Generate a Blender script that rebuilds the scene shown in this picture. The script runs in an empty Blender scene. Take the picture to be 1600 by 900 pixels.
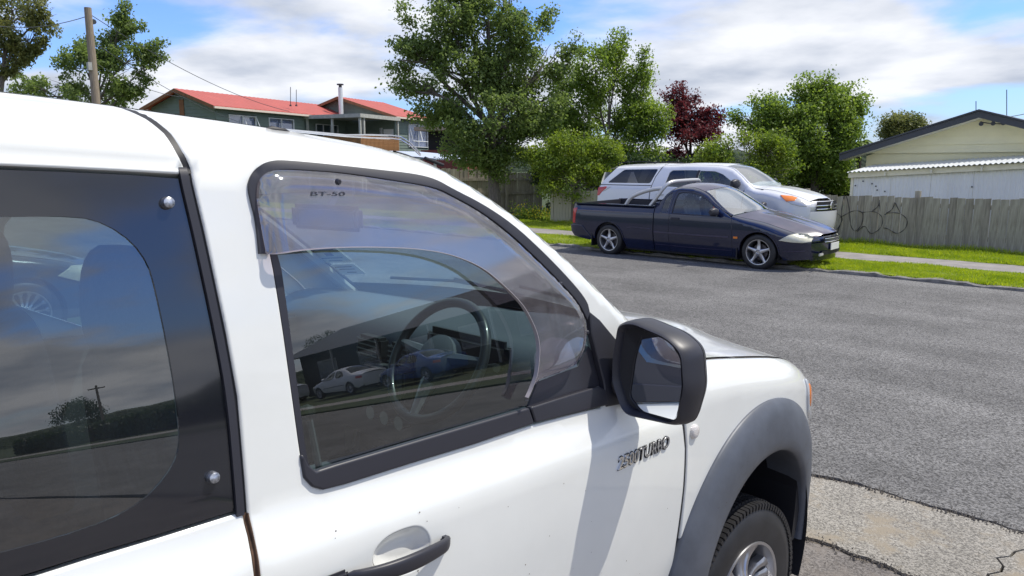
import bpy, bmesh, math, random
import numpy as np
from mathutils import Vector, Matrix, noise as mnoise
from mathutils.geometry import delaunay_2d_cdt
rad = math.radians
SC = bpy.context.scene
COL = SC.collection
random.seed(4)

# ---------------------------------------------------------------- camera
F = 1160.0; HY = 258.0                       # focal length in pixels of the 1600 px photograph, row of the horizon
PIT = math.atan((450 - HY) / F); AZ = rad(133.5)
CAMP = np.array([0.0, 0.0, 1.8])
cd = bpy.data.cameras.new('camera'); cam = bpy.data.objects.new('camera', cd); COL.objects.link(cam)
cam.location = CAMP; cam.rotation_euler = (rad(90) - PIT, 0, AZ - rad(90))
cd.sensor_width = 36; cd.lens = 36 * F / 1600; cd.clip_start = 0.05; cd.clip_end = 2000
SC.camera = cam
# ---------------------------------------------------------------- light
SUN_EL, SUN_AZ = rad(60), rad(52)            # azimuth measured from +X towards +Y
sl = bpy.data.lights.new('sun', 'SUN'); sl.energy = 4.3; sl.angle = rad(0.55); sl.color = (1, 0.95, 0.87)
so = bpy.data.objects.new('sun', sl); COL.objects.link(so)
sdir = Vector((math.cos(SUN_EL) * math.cos(SUN_AZ), math.cos(SUN_EL) * math.sin(SUN_AZ), math.sin(SUN_EL)))
so.rotation_euler = sdir.to_track_quat('Z', 'Y').to_euler()
SC.view_settings.view_transform = 'Standard'; SC.view_settings.look = 'None'
SC.view_settings.exposure = 0.0; SC.view_settings.gamma = 1
w = bpy.data.worlds.new('World'); SC.world = w; w.use_nodes = True
nt = w.node_tree; N = nt.nodes; L = nt.links; N.clear()
def nd(N, t, **k):
    n = N.new(t)
    for a, b in k.items():
        if a.startswith('i_'): n.inputs[a[2:].replace('_', ' ')].default_value = b
        else: setattr(n, a, b)
    return n
out = nd(N, 'ShaderNodeOutputWorld'); bg = nd(N, 'ShaderNodeBackground'); bg.inputs[1].default_value = 0.125
sky = nd(N, 'ShaderNodeTexSky'); sky.sky_type = 'NISHITA'; sky.sun_disc = False
sky.sun_elevation = SUN_EL; sky.sun_rotation = math.pi / 2 - SUN_AZ
sky.air_density = 1.3; sky.dust_density = 0.4; sky.ozone_density = 2.5
tc = nd(N, 'ShaderNodeTexCoord'); sep = nd(N, 'ShaderNodeSeparateXYZ'); L.new(tc.outputs['Generated'], sep.inputs[0])
def mth(N, L, op, a, b=None, c=None, clamp=False):
    n = N.new('ShaderNodeMath'); n.operation = op; n.use_clamp = clamp
    for i, v in enumerate((a, b, c)):
        if v is None: continue
        if isinstance(v, (int, float)): n.inputs[i].default_value = v
        else: L.new(v, n.inputs[i])
    return n.outputs[0]
zc = mth(N, L, 'MAXIMUM', sep.outputs[2], 0.0)
den = mth(N, L, 'ADD', zc, 0.16)
cu = mth(N, L, 'DIVIDE', sep.outputs[0], den); cv = mth(N, L, 'DIVIDE', sep.outputs[1], den)
com = nd(N, 'ShaderNodeCombineXYZ'); L.new(cu, com.inputs[0]); L.new(cv, com.inputs[1]); com.inputs[2].default_value = 3.7
mp = nd(N, 'ShaderNodeMapping'); mp.inputs['Location'].default_value = (1.3, 5.1, 0); mp.inputs['Rotation'].default_value = (0, 0, rad(25)); mp.inputs['Scale'].default_value = (1, 1, 1)
L.new(com.outputs[0], mp.inputs[0])
n1 = nd(N, 'ShaderNodeTexNoise'); n1.inputs['Scale'].default_value = 0.75; n1.inputs['Detail'].default_value = 9; n1.inputs['Roughness'].default_value = 0.52; n1.inputs['Distortion'].default_value = 0.25
L.new(mp.outputs[0], n1.inputs[0])
n2 = nd(N, 'ShaderNodeTexNoise'); n2.inputs['Scale'].default_value = 1.7; n2.inputs['Detail'].default_value = 7; n2.inputs['Roughness'].default_value = 0.5
L.new(mp.outputs[0], n2.inputs[0])
cov = nd(N, 'ShaderNodeMapRange', interpolation_type='SMOOTHSTEP'); cov.inputs[1].default_value = 0.37; cov.inputs[2].default_value = 0.52
L.new(n1.outputs[0], cov.inputs[0])
shade = nd(N, 'ShaderNodeValToRGB'); cr = shade.color_ramp
cr.elements[0].position = 0.36; cr.elements[0].color = (7.9, 8.1, 8.6, 1)
cr.elements[1].position = 0.66; cr.elements[1].color = (4.0, 4.5, 5.5, 1)
L.new(n2.outputs[0], shade.inputs[0])
mx = nd(N, 'ShaderNodeMix', data_type='RGBA'); L.new(cov.outputs[0], mx.inputs[0]); sc_ = nd(N, 'ShaderNodeVectorMath', operation='MULTIPLY'); sc_.inputs[1].default_value = (0.72, 0.98, 1.7); L.new(sky.outputs[0], sc_.inputs[0]); L.new(sc_.outputs[0], mx.inputs[6]); L.new(shade.outputs[0], mx.inputs[7])
L.new(mx.outputs[2], bg.inputs[0]); L.new(bg.outputs[0], out.inputs[0])

# ---------------------------------------------------------------- measuring the photograph
fw = np.array([math.cos(AZ) * math.cos(PIT), math.sin(AZ) * math.cos(PIT), -math.sin(PIT)])
rt = np.array([math.sin(AZ), -math.cos(AZ), 0.0]); up = np.cross(rt, fw)
def ray(x, y): return fw + rt * (x - 800) / F - up * (y - 450) / F
def on(axis, x, y, v):
    d = ray(x, y); return CAMP + d * (v - CAMP[axis]) / d[axis]
def at(x, y, D):                              # the point seen at pixel x, y at horizontal depth D metres
    d = ray(x, y); h = d @ np.array([math.cos(AZ), math.sin(AZ), 0]); return CAMP + d * D / h
def ld(lat, D, z=0):                          # lateral, depth -> world
    return np.array([math.sin(AZ) * lat + math.cos(AZ) * D, -math.cos(AZ) * lat + math.sin(AZ) * D, z])

# ---------------------------------------------------------------- materials
MATS = {}
def mat(name, col, rough=0.6, metal=0.0, coat=0.0, vary=0.0, scale=6.0, bump=0.0, bscale=None, col2=None, spec=0.5, stretch=None, bdist=0.01, detail=6):
    if name in MATS: return MATS[name]
    m = bpy.data.materials.new(name); m.use_nodes = True; N = m.node_tree.nodes; L = m.node_tree.links
    b = N['Principled BSDF']; b.inputs['Roughness'].default_value = rough; b.inputs['Metallic'].default_value = metal
    b.inputs['Coat Weight'].default_value = coat; b.inputs['Coat Roughness'].default_value = 0.04
    b.inputs['Specular IOR Level'].default_value = spec
    c = (*col, 1); b.inputs['Base Color'].default_value = c
    t = nd(N, 'ShaderNodeTexCoord'); src = t.outputs['Object']
    if stretch:
        q = nd(N, 'ShaderNodeMapping'); q.inputs['Scale'].default_value = stretch; L.new(src, q.inputs[0]); src = q.outputs[0]
    if vary or col2:
        n = nd(N, 'ShaderNodeTexNoise'); n.inputs['Scale'].default_value = scale; n.inputs['Detail'].default_value = detail; n.inputs['Roughness'].default_value = 0.65
        L.new(src, n.inputs[0])
        r = nd(N, 'ShaderNodeValToRGB'); r.color_ramp.elements[0].position = 0.35; r.color_ramp.elements[1].position = 0.65
        if col2: r.color_ramp.elements[0].color = c; r.color_ramp.elements[1].color = (*col2, 1)
        else:
            r.color_ramp.elements[0].color = (*[v * (1 - vary) for v in col], 1); r.color_ramp.elements[1].color = (*[min(1, v * (1 + vary)) for v in col], 1)
        L.new(n.outputs[0], r.inputs[0]); L.new(r.outputs[0], b.inputs['Base Color'])
    if bump:
        n = nd(N, 'ShaderNodeTexNoise'); n.inputs['Scale'].default_value = bscale or scale * 4; n.inputs['Detail'].default_value = 5; L.new(src, n.inputs[0])
        bp = nd(N, 'ShaderNodeBump'); bp.inputs['Strength'].default_value = bump; bp.inputs['Distance'].default_value = bdist
        L.new(n.outputs[0], bp.inputs['Height']); L.new(bp.outputs[0], b.inputs['Normal'])
    MATS[name] = m; return m
def glass(name, tint, refl=0.08, rough=0.0, dirt_haze=0.0, rcol=(1, 1, 1), dcol=(.55, .55, .52)):
    m = bpy.data.materials.new(name); m.use_nodes = True; N = m.node_tree.nodes; L = m.node_tree.links; N.clear()
    o = nd(N, 'ShaderNodeOutputMaterial'); tr = nd(N, 'ShaderNodeBsdfTransparent'); tr.inputs[0].default_value = (*tint, 1)
    gl = nd(N, 'ShaderNodeBsdfGlossy'); gl.inputs['Roughness'].default_value = rough; gl.inputs[0].default_value = (*rcol, 1)
    ge = nd(N, 'ShaderNodeNewGeometry'); dt = nd(N, 'ShaderNodeVectorMath', operation='DOT_PRODUCT')
    L.new(ge.outputs['Incoming'], dt.inputs[0]); L.new(ge.outputs['Normal'], dt.inputs[1])
    c = mth(N, L, 'ABSOLUTE', dt.outputs['Value']); c = mth(N, L, 'SUBTRACT', 1.0, c); c = mth(N, L, 'POWER', c, 5.0)
    f = mth(N, L, 'MULTIPLY_ADD', c, 1 - refl, refl, clamp=True)
    mx = nd(N, 'ShaderNodeMixShader'); L.new(f, mx.inputs[0]); L.new(tr.outputs[0], mx.inputs[1]); L.new(gl.outputs[0], mx.inputs[2])
    last = mx.outputs[0]
    if dirt_haze:
        df = nd(N, 'ShaderNodeBsdfDiffuse'); df.inputs[0].default_value = (*dcol, 1)
        t = nd(N, 'ShaderNodeTexCoord'); n = nd(N, 'ShaderNodeTexNoise'); n.inputs['Scale'].default_value = 9; n.inputs['Detail'].default_value = 12; n.inputs['Roughness'].default_value = 0.75
        L.new(t.outputs['Object'], n.inputs[0])
        q = nd(N, 'ShaderNodeMapRange'); q.inputs[1].default_value = 0.3; q.inputs[2].default_value = 0.8; q.inputs[3].default_value = dirt_haze * .3; q.inputs[4].default_value = dirt_haze; L.new(n.outputs[0], q.inputs[0])
        m2 = nd(N, 'ShaderNodeMixShader'); L.new(q.outputs[0], m2.inputs[0]); L.new(last, m2.inputs[1]); L.new(df.outputs[0], m2.inputs[2]); last = m2.outputs[0]
    L.new(last, o.inputs[0]); MATS[name] = m; return m
def leafmat(name, c1, c2, trans=0.35):
    m = bpy.data.materials.new(name); m.use_nodes = True; N = m.node_tree.nodes; L = m.node_tree.links; N.clear()
    o = nd(N, 'ShaderNodeOutputMaterial'); t = nd(N, 'ShaderNodeTexCoord')
    n = nd(N, 'ShaderNodeTexNoise'); n.inputs['Scale'].default_value = 1.6; n.inputs['Detail'].default_value = 8; n.inputs['Roughness'].default_value = 0.8; L.new(t.outputs['Object'], n.inputs[0])
    r = nd(N, 'ShaderNodeValToRGB'); r.color_ramp.elements[0].position = 0.38; r.color_ramp.elements[1].position = 0.64
    r.color_ramp.elements[0].color = (*c1, 1); r.color_ramp.elements[1].color = (*c2, 1); L.new(n.outputs[0], r.inputs[0])
    b = nd(N, 'ShaderNodeBsdfPrincipled'); b.inputs['Roughness'].default_value = 0.5; b.inputs['Specular IOR Level'].default_value = 0.4; L.new(r.outputs[0], b.inputs['Base Color'])
    tl = nd(N, 'ShaderNodeBsdfTranslucent'); hs = nd(N, 'ShaderNodeHueSaturation'); hs.inputs['Value'].default_value = 1.5; hs.inputs['Saturation'].default_value = 1.1; L.new(r.outputs[0], hs.inputs['Color']); L.new(hs.outputs[0], tl.inputs[0])
    mx = nd(N, 'ShaderNodeMixShader'); mx.inputs[0].default_value = trans; L.new(b.outputs[0], mx.inputs[1]); L.new(tl.outputs[0], mx.inputs[2]); L.new(mx.outputs[0], o.inputs[0])
    MATS[name] = m; return m

# ---------------------------------------------------------------- object helpers
def thing(name, label, cat, loc=(0, 0, 0), rot=(0, 0, 0), group=None):
    o = bpy.data.objects.new(name, None); COL.objects.link(o); o.location = loc; o.rotation_euler = rot
    o.empty_display_size = 0.2
    o['label'] = label; o['category'] = cat
    if group: o['group'] = group
    return o
def tag(o, label, cat, group=None):
    o['label'] = label; o['category'] = cat
    if group: o['group'] = group
    return o
def sub(name, parent, loc=(0, 0, 0), rot=(0, 0, 0)):
    o = bpy.data.objects.new(name, None); COL.objects.link(o); o.parent = parent; o.location = loc; o.rotation_euler = rot; o.empty_display_size = 0.1
    return o
def mk(name, verts, faces, m, parent=None, smooth=False, ang=35, mats=None):
    me = bpy.data.meshes.new(name); me.from_pydata([tuple(map(float, v)) for v in verts], [], faces)
    me.materials.append(m)
    if mats:
        for q in mats: me.materials.append(q)
    if smooth:
        me.shade_smooth(); me.set_sharp_from_angle(angle=rad(ang))
    o = bpy.data.objects.new(name, me); COL.objects.link(o)
    if parent is not None: o.parent = parent
    return o
def dupmesh(o, name=None, parent=None, **k):
    c = o.copy(); COL.objects.link(c)
    if parent is not None: c.parent = parent
    if name: c.name = name
    for a, b in k.items(): setattr(c, a, b)
    return c
def copy_tree(o, parent=None):
    c = o.copy(); COL.objects.link(c)
    if parent is not None: c.parent = parent
    for ch in list(o.children): copy_tree(ch, c)
    return c
class G:                                      # a growing mesh
    def __init__(s): s.v = []; s.f = []
    def add(s, v, f):
        k = len(s.v); s.v += [tuple(map(float, p)) for p in v]; s.f += [tuple(i + k for i in q) for q in f]; return s
    def box(s, c, d, rz=0.0, bev=0.0, R=None):
        bm = bmesh.new(); bmesh.ops.create_cube(bm, size=1.0)
        for v in bm.verts: v.co = Vector((v.co.x * d[0], v.co.y * d[1], v.co.z * d[2]))
        if bev: bmesh.ops.bevel(bm, geom=bm.edges[:], offset=bev, segments=2, affect='EDGES')
        M = Matrix.Translation(Vector([float(q) for q in c])) @ (R.to_4x4() if R is not None else Matrix.Rotation(rz, 4, 'Z'))
        bm.transform(M); bm.verts.index_update()
        s.add([tuple(v.co) for v in bm.verts], [tuple(v.index for v in f.verts) for f in bm.faces]); bm.free(); return s
    def tube(s, pts, r, n=8, cap=True):
        pts = [Vector([float(q) for q in p]) for p in pts]; m = len(pts)
        rs = r if isinstance(r, (list, tuple)) else [r] * m
        V = []; ref = None
        for i, p in enumerate(pts):
            t = (pts[min(i + 1, m - 1)] - pts[max(i - 1, 0)]).normalized()
            if ref is None: ref = Vector((0, 0, 1)) if abs(t.z) < 0.9 else Vector((1, 0, 0))
            a = t.cross(ref).normalized(); b = a.cross(t).normalized(); ref = b
            for k in range(n):
                h = 2 * math.pi * k / n; V.append(p + (a * math.cos(h) + b * math.sin(h)) * rs[i])
        Fc = [(i * n + k, i * n + (k + 1) % n, (i + 1) * n + (k + 1) % n, (i + 1) * n + k) for i in range(m - 1) for k in range(n)]
        if cap: Fc += [tuple(range(n))[::-1], tuple((m - 1) * n + k for k in range(n))]
        return s.add(V, Fc)
    def grid(s, P, close=False):              # P rows x cols of points
        m, n = len(P), len(P[0]); V = [p for r in P for p in r]
        return s.add(V, [(i * n + j, i * n + (j + 1) % n, (i + 1) * n + (j + 1) % n, (i + 1) * n + j) for i in range(m - 1) for j in range(n if close else n - 1)])
    def prism(s, poly, axis, a, b):           # polygon (u,v) extruded along axis between a and b
        n = len(poly); put = {0: lambda u, v, t: (t, u, v), 1: lambda u, v, t: (u, t, v), 2: lambda u, v, t: (u, v, t)}[axis]
        V = [put(u, v, a) for u, v in poly] + [put(u, v, b) for u, v in poly]
        return s.add(V, [tuple(range(n))[::-1], tuple(range(n, 2 * n))] + [(i, (i + 1) % n, n + (i + 1) % n, n + i) for i in range(n)])
    def lathe(s, prof, n=32, axis='x', c=(0, 0, 0)):   # prof (r, h) along axis
        P = []
        for r, h in prof:
            row = []
            for k in range(n):
                t = 2 * math.pi * k / n; a, b = r * math.cos(t), r * math.sin(t)
                row.append((c[0] + h, c[1] + a, c[2] + b) if axis == 'x' else (c[0] + a, c[1] + b, c[2] + h))
            P.append(row)
        return s.grid(P, close=True)
    def obj(s, name, m, parent=None, smooth=False, ang=35): return mk(name, s.v, s.f, m, parent, smooth, ang)
def fixn(o):
    bm = bmesh.new(); bm.from_mesh(o.data); bmesh.ops.recalc_face_normals(bm, faces=bm.faces[:]); bm.to_mesh(o.data); bm.free(); return o
def chaikin(p, n=2, closed=False):
    p = [tuple(q) for q in p]
    for _ in range(n):
        q = [] if closed else [p[0]]
        m = len(p)
        for i in range(m if closed else m - 1):
            a, b = np.array(p[i]), np.array(p[(i + 1) % m])
            q += [tuple(a * .75 + b * .25), tuple(a * .25 + b * .75)]
        if not closed: q.append(p[-1])
        p = q
    return p
def fillet(p, r, n=6, closed=True):
    p = [np.array(q, float) for q in p]; out = []; m = len(p)
    for i in range(m):
        a, b, c = p[i - 1], p[i], p[(i + 1) % m]
        if not closed and i in (0, m - 1): out.append(tuple(b)); continue
        u, v = a - b, c - b; lu, lv = np.linalg.norm(u), np.linalg.norm(v); k = min(r, lu * .48, lv * .48); A, B = b + u / lu * k, b + v / lv * k
        for t in np.linspace(0, 1, n): out.append(tuple(A * (1 - t) ** 2 + b * 2 * t * (1 - t) + B * t * t))
    return out
def resample(p, step, closed=True):
    p = [np.array(q, float) for q in p]; out = []
    m = len(p)
    for i in range(m if closed else m - 1):
        a, b = p[i], p[(i + 1) % m]; l = np.linalg.norm(b - a)
        if l < 1e-6: continue
        k = max(1, int(math.ceil(l / step)))
        out += [a + (b - a) * j / k for j in range(k)]
    if not closed: out.append(p[-1])
    return out
def inpoly(P, poly):
    P = np.asarray(P); poly = np.asarray(poly); r = np.zeros(len(P), bool); n = len(poly)
    for i in range(n):
        x1, y1 = poly[i - 1]; x2, y2 = poly[i]
        if abs(y2 - y1) < 1e-12: continue
        c = ((y1 > P[:, 1]) != (y2 > P[:, 1])) & (P[:, 0] < (x2 - x1) * (P[:, 1] - y1) / (y2 - y1) + x1); r ^= c
    return r
def dist(P, poly):
    P = np.asarray(P); poly = np.asarray(poly); d = np.full(len(P), 1e9)
    for i in range(len(poly)):
        a, b = poly[i - 1], poly[i]; ab = b - a; l = ab @ ab + 1e-12
        t = np.clip(((P - a) @ ab) / l, 0, 1); q = a + t[:, None] * ab; d = np.minimum(d, np.hypot(*(P - q).T))
    return d
def area(p): p = np.asarray(p); return 0.5 * np.sum(p[:, 0] * np.roll(p[:, 1], -1) - np.roll(p[:, 0], -1) * p[:, 1])
def offs(p, r):                               # offset inward (for ccw)
    p = np.asarray(p); a = p - np.roll(p, 1, 0); b = np.roll(p, -1, 0) - p
    na = np.stack([-a[:, 1], a[:, 0]], 1); nb = np.stack([-b[:, 1], b[:, 0]], 1)
    na /= np.linalg.norm(na, axis=1)[:, None] + 1e-12; nb /= np.linalg.norm(nb, axis=1)[:, None] + 1e-12
    n = na + nb; l = np.linalg.norm(n, axis=1); n = n / np.maximum(l, 0.35)[:, None]
    return p + n * r / np.maximum(l / 2, 0.7)[:, None]
def panel(name, outer, m, parent, S, holes=(), grid=0.05, er=0.004, thick=0.012, off=0.0, mirror=False, mirrored_only=False, smooth=True, step=None, ang=50):
    """a sheet of bodywork: outline (and holes) in side-view coordinates laid on the surface x = S(s, z), edges rolled in"""
    step = step or grid * 0.5
    loops = [np.array(resample(outer, step))] + [np.array(resample(h, step)) for h in holes]
    if area(loops[0]) < 0: loops[0] = loops[0][::-1]
    for i in range(1, len(loops)):
        if area(loops[i]) > 0: loops[i] = loops[i][::-1]
    pts = []; edges = []; drop = []; rims = []; tilt = []
    def addloop(q, dr):
        tilt.extend(list(map(tuple, (np.array(q) - offs(q, .01)) / .01 * (1.0 if er >= .003 else 0.0)))); k = len(pts); n = len(q); pts.extend(map(tuple, q)); drop.extend([dr] * n); edges.extend([(k + i, k + (i + 1) % n) for i in range(n)]); return k, n
    for l in loops: rims.append(addloop(l, er))
    lo, hi = loops[0].min(0), loops[0].max(0)
    xs = np.arange(lo[0] + grid * .37, hi[0], grid); ys = np.arange(lo[1] + grid * .31, hi[1], grid)
    Q = np.array([(x, y) for x in xs for y in ys])
    extra = []
    if er > 0:
        for l in loops:
            for fr, dr in ((0.35, 0.26), (1.0, 0.0)):
                q = offs(l, er * fr); tl = (l - offs(l, .01)) / .01 * (.55 if fr < .9 else 0) * (er >= .003); extra += [(tuple(p), er * dr, tuple(t_)) for p, t_ in zip(q, tl)]
    if len(extra):
        E_ = np.array([e[0] for e in extra]); ok = inpoly(E_, loops[0])
        for h in loops[1:]: ok &= ~inpoly(E_, h)
        for e, k in zip(extra, ok):
            if k: pts.append(e[0]); drop.append(e[1]); tilt.append(e[2])
    if len(Q):
        ok = inpoly(Q, loops[0])
        for l in loops: ok &= dist(Q, l) > grid * 0.35 + er
        for h in loops[1:]: ok &= ~inpoly(Q, h)
        for q in Q[ok]: pts.append(tuple(q)); drop.append(0.0); tilt.append((0, 0))
    V2, E2, F2, ov, oe, of = delaunay_2d_cdt([Vector(p) for p in pts], edges, [], 0, 1e-6)
    V2 = np.array([tuple(v) for v in V2]); dr = np.zeros(len(V2)); tt = np.zeros((len(V2), 2)); mp_ = {}
    for i, o_ in enumerate(ov):
        for k in o_: mp_[k] = i
        if o_: dr[i] = drop[o_[0]]; tt[i] = tilt[o_[0]]
    C = V2[np.array(F2)].mean(1); ok = inpoly(C, loops[0])
    for h in loops[1:]: ok &= ~inpoly(C, h)
    Fc = [tuple(f) for f, k in zip(F2, ok) if k]
    s, z = V2[:, 0], V2[:, 1]; e = 1e-3
    x = S(s, z); xs_ = (S(s + e, z) - S(s - e, z)) / (2 * e); xz = (S(s, z + e) - S(s, z - e)) / (2 * e)
    xz = np.clip(xz, -14, 14); xs_ = np.clip(xs_, -6, 6)
    nrm = np.stack([np.ones_like(s), -xs_, -xz], 1); nrm /= np.linalg.norm(nrm, axis=1)[:, None]
    P = np.stack([x, s, z], 1) + nrm * (off - dr)[:, None]
    V = list(P); nb = {}
    ts = np.stack([xs_, np.ones_like(s), np.zeros_like(s)], 1); ts /= np.linalg.norm(ts, axis=1)[:, None]
    tz = np.stack([xz, np.zeros_like(s), np.ones_like(s)], 1); tz /= np.linalg.norm(tz, axis=1)[:, None]
    CN = nrm + ts * tt[:, :1] + tz * tt[:, 1:2]; CN /= np.linalg.norm(CN, axis=1)[:, None]; CN = list(CN)
    # faces oriented outward (+x)
    Fo = []
    for f in Fc:
        a, b, c = V2[list(f)]
        ccw = (b[0] - a[0]) * (c[1] - a[1]) - (b[1] - a[1]) * (c[0] - a[0])
        Fo.append(f if ccw > 0 else f[::-1])
    if thick:
        for k, n in rims:
            ids = [mp_[k + i] for i in range(n)]
            ctr = [np.array(pts[k + i]) for i in range(n)]; tn = [(ts[ids[i]] * a_[0] + tz[ids[i]] * a_[1]) for i, a_ in enumerate((np.array(ctr) - offs(np.array(ctr), .01)) / .01)]
            base = len(V); V += [P[i] for i in ids] + [P[i] - nrm[i] * thick for i in ids]; CN += tn + tn
            for i in range(n):
                j = (i + 1) % n
                Fo.append((base + j, base + i, base + n + i, base + n + j))
    V = np.array(V); o = None
    CN = np.array(CN)
    def fin(q, cn):
        me = q.data; me.shade_smooth()
        if len(me.vertices) == len(cn): me.normals_split_custom_set_from_vertices([tuple(map(float, k)) for k in cn])
    if not mirrored_only: o = mk(name, V, Fo, m, parent, False); fin(o, CN)
    if mirror or mirrored_only:
        Vm = V.copy(); Vm[:, 0] *= -1; o2 = mk(name, Vm, [f[::-1] for f in Fo], m, parent, False); fin(o2, CN * np.array([-1, 1, 1]))
        if o is None: o = o2
    return o
def tab(pts):
    xs = np.array([p[0] for p in pts]); ys = np.array([p[1] for p in pts]); mm = np.gradient(ys, xs)
    d = np.diff(ys) / np.diff(xs)
    for i in range(1, len(xs) - 1):
        mm[i] = 0 if d[i - 1] * d[i] <= 0 else 2 * d[i - 1] * d[i] / (d[i - 1] + d[i])
    mm[0] = d[0]; mm[-1] = d[-1]
    def f(x):
        x = np.clip(np.asarray(x, float), xs[0], xs[-1]); i = np.clip(np.searchsorted(xs, x) - 1, 0, len(xs) - 2)
        h = xs[i + 1] - xs[i]; t = (x - xs[i]) / h
        return (2*t**3-3*t**2+1)*ys[i] + (t**3-2*t**2+t)*h*mm[i] + (-2*t**3+3*t**2)*ys[i+1] + (t**3-t**2)*h*mm[i+1]
    return f
def text(name, s, size, m, M, parent=None, ext=0.001, shear=0.0, offset=0.0):
    c = bpy.data.curves.new(name, 'FONT'); c.body = s; c.size = size; c.extrude = ext; c.offset = offset; c.shear = shear; c.align_x = 'LEFT'
    o = bpy.data.objects.new(name, c); COL.objects.link(o); bpy.context.view_layer.update()
    me = bpy.data.meshes.new_from_object(o.evaluated_get(bpy.context.evaluated_depsgraph_get())); bpy.data.objects.remove(o)
    me.transform(M); me.materials.clear(); me.materials.append(m); q = bpy.data.objects.new(name, me); COL.objects.link(q)
    if parent is not None: q.parent = parent
    return q
exec_parts = []
# ================================================================ THE SETTING
def groundmat(name, c1, c2, chip, lo, hi, patch=0.25, rough=0.85, bump=0.5, bd=0.006, tint=None, tracks=False):
    m = bpy.data.materials.new(name); m.use_nodes = True; N = m.node_tree.nodes; L = m.node_tree.links; b = N['Principled BSDF']
    b.inputs['Roughness'].default_value = rough; b.inputs['Specular IOR Level'].default_value = 0.35
    t = nd(N, 'ShaderNodeTexCoord'); src = t.outputs['Object']
    v = nd(N, 'ShaderNodeTexVoronoi'); v.inputs['Scale'].default_value = chip; L.new(src, v.inputs[0])
    bw = nd(N, 'ShaderNodeSeparateColor'); L.new(v.outputs['Color'], bw.inputs[0])
    r = nd(N, 'ShaderNodeValToRGB'); r.color_ramp.elements[0].position = lo; r.color_ramp.elements[1].position = hi
    r.color_ramp.elements[0].color = (*c1, 1); r.color_ramp.elements[1].color = (*c2, 1); L.new(bw.outputs[0], r.inputs[0])
    n = nd(N, 'ShaderNodeTexNoise'); n.inputs['Scale'].default_value = 0.9; n.inputs['Detail'].default_value = 9; n.inputs['Roughness'].default_value = 0.7; L.new(src, n.inputs[0])
    q = nd(N, 'ShaderNodeMapRange'); q.inputs[1].default_value = 0.3; q.inputs[2].default_value = 0.7; q.inputs[3].default_value = 1 - patch; q.inputs[4].default_value = 1 + patch; L.new(n.outputs[0], q.inputs[0])
    s = nd(N, 'ShaderNodeVectorMath', operation='SCALE'); L.new(r.outputs[0], s.inputs[0]); L.new(q.outputs[0], s.inputs['Scale'])
    colo = s.outputs[0]
    if tracks:
        mm_ = nd(N, 'ShaderNodeMapping'); mm_.inputs['Scale'].default_value = (.035, .9, 1); L.new(src, mm_.inputs[0])
        n4 = nd(N, 'ShaderNodeTexNoise'); n4.inputs['Scale'].default_value = 1.4; n4.inputs['Detail'].default_value = 5; n4.inputs['Roughness'].default_value = .6; L.new(mm_.outputs[0], n4.inputs[0])
        q4 = nd(N, 'ShaderNodeMapRange'); q4.inputs[1].default_value = .35; q4.inputs[2].default_value = .65; q4.inputs[3].default_value = .84; q4.inputs[4].default_value = 1.14; L.new(n4.outputs[0], q4.inputs[0])
        s4 = nd(N, 'ShaderNodeVectorMath', operation='SCALE'); L.new(colo, s4.inputs[0]); L.new(q4.outputs[0], s4.inputs['Scale']); colo = s4.outputs[0]
    if tint:
        n3 = nd(N, 'ShaderNodeTexNoise'); n3.inputs['Scale'].default_value = 3.5; n3.inputs['Detail'].default_value = 8; n3.inputs['Roughness'].default_value = 0.75; L.new(src, n3.inputs[0])
        k = nd(N, 'ShaderNodeMapRange'); k.inputs[1].default_value = 0.5; k.inputs[2].default_value = 0.62; L.new(n3.outputs[0], k.inputs[0])
        mm = nd(N, 'ShaderNodeMix', data_type='RGBA'); L.new(k.outputs[0], mm.inputs[0]); L.new(colo, mm.inputs[6]); mm.inputs[7].default_value = (*tint, 1); colo = mm.outputs[2]
    L.new(colo, b.inputs['Base Color'])
    bp = nd(N, 'ShaderNodeBump'); bp.inputs['Strength'].default_value = bump; bp.inputs['Distance'].default_value = bd; bp.invert = True
    L.new(v.outputs['Distance'], bp.inputs['Height']); L.new(bp.outputs[0], b.inputs['Normal'])
    MATS[name] = m; return m
M_ROAD = groundmat('chipseal', (0.055, 0.053, 0.05), (0.245, 0.238, 0.225), 115, 0.1, 1.0, 0.28, tracks=True)
M_APRON = groundmat('worn_concrete', (0.13, 0.12, 0.102), (0.36, 0.335, 0.285), 140, 0.1, 0.9, 0.3, bd=0.004, tint=(.27, .23, .17))
M_DRIVE = groundmat('old_asphalt', (0.09, 0.08, 0.072), (0.22, 0.2, 0.18), 140, 0.1, 0.9, 0.3, bd=0.003, tint=(0.19, 0.165, 0.14))
M_JOINT = mat('joint_soil', (.13, .11, .085), .95, vary=.5, scale=30)
M_FIELD = mat('rough_field', (0.04, 0.06, 0.018), 0.95, vary=.4, scale=.7, bump=.6, bscale=9, bdist=.05)
M_FOOT = mat('footpath_concrete', (0.26, 0.24, 0.22), 0.9, vary=0.18, scale=3, bump=0.3, bscale=60)
M_SOIL = mat('soil', (0.06, 0.047, 0.035), 0.95, vary=0.4, scale=8, bump=0.8, bscale=40, bdist=0.02)
M_KERB = mat('kerb_stone', (0.2, 0.19, 0.175), 0.9, vary=0.4, scale=7, bump=0.6, bscale=30)
M_TURF = mat('turf', (0.15, 0.2, 0.022), 0.9, col2=(0.27, 0.31, 0.035), scale=2.2, bump=0.8, bscale=70, bdist=0.03)
M_BLADE = leafmat('grass_blade', (0.24, 0.33, 0.03), (0.44, 0.5, 0.055), 0.4)
def hgt(Y): return max(0.0, min(2.9 - Y, 9.0)) * 0.0612
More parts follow.
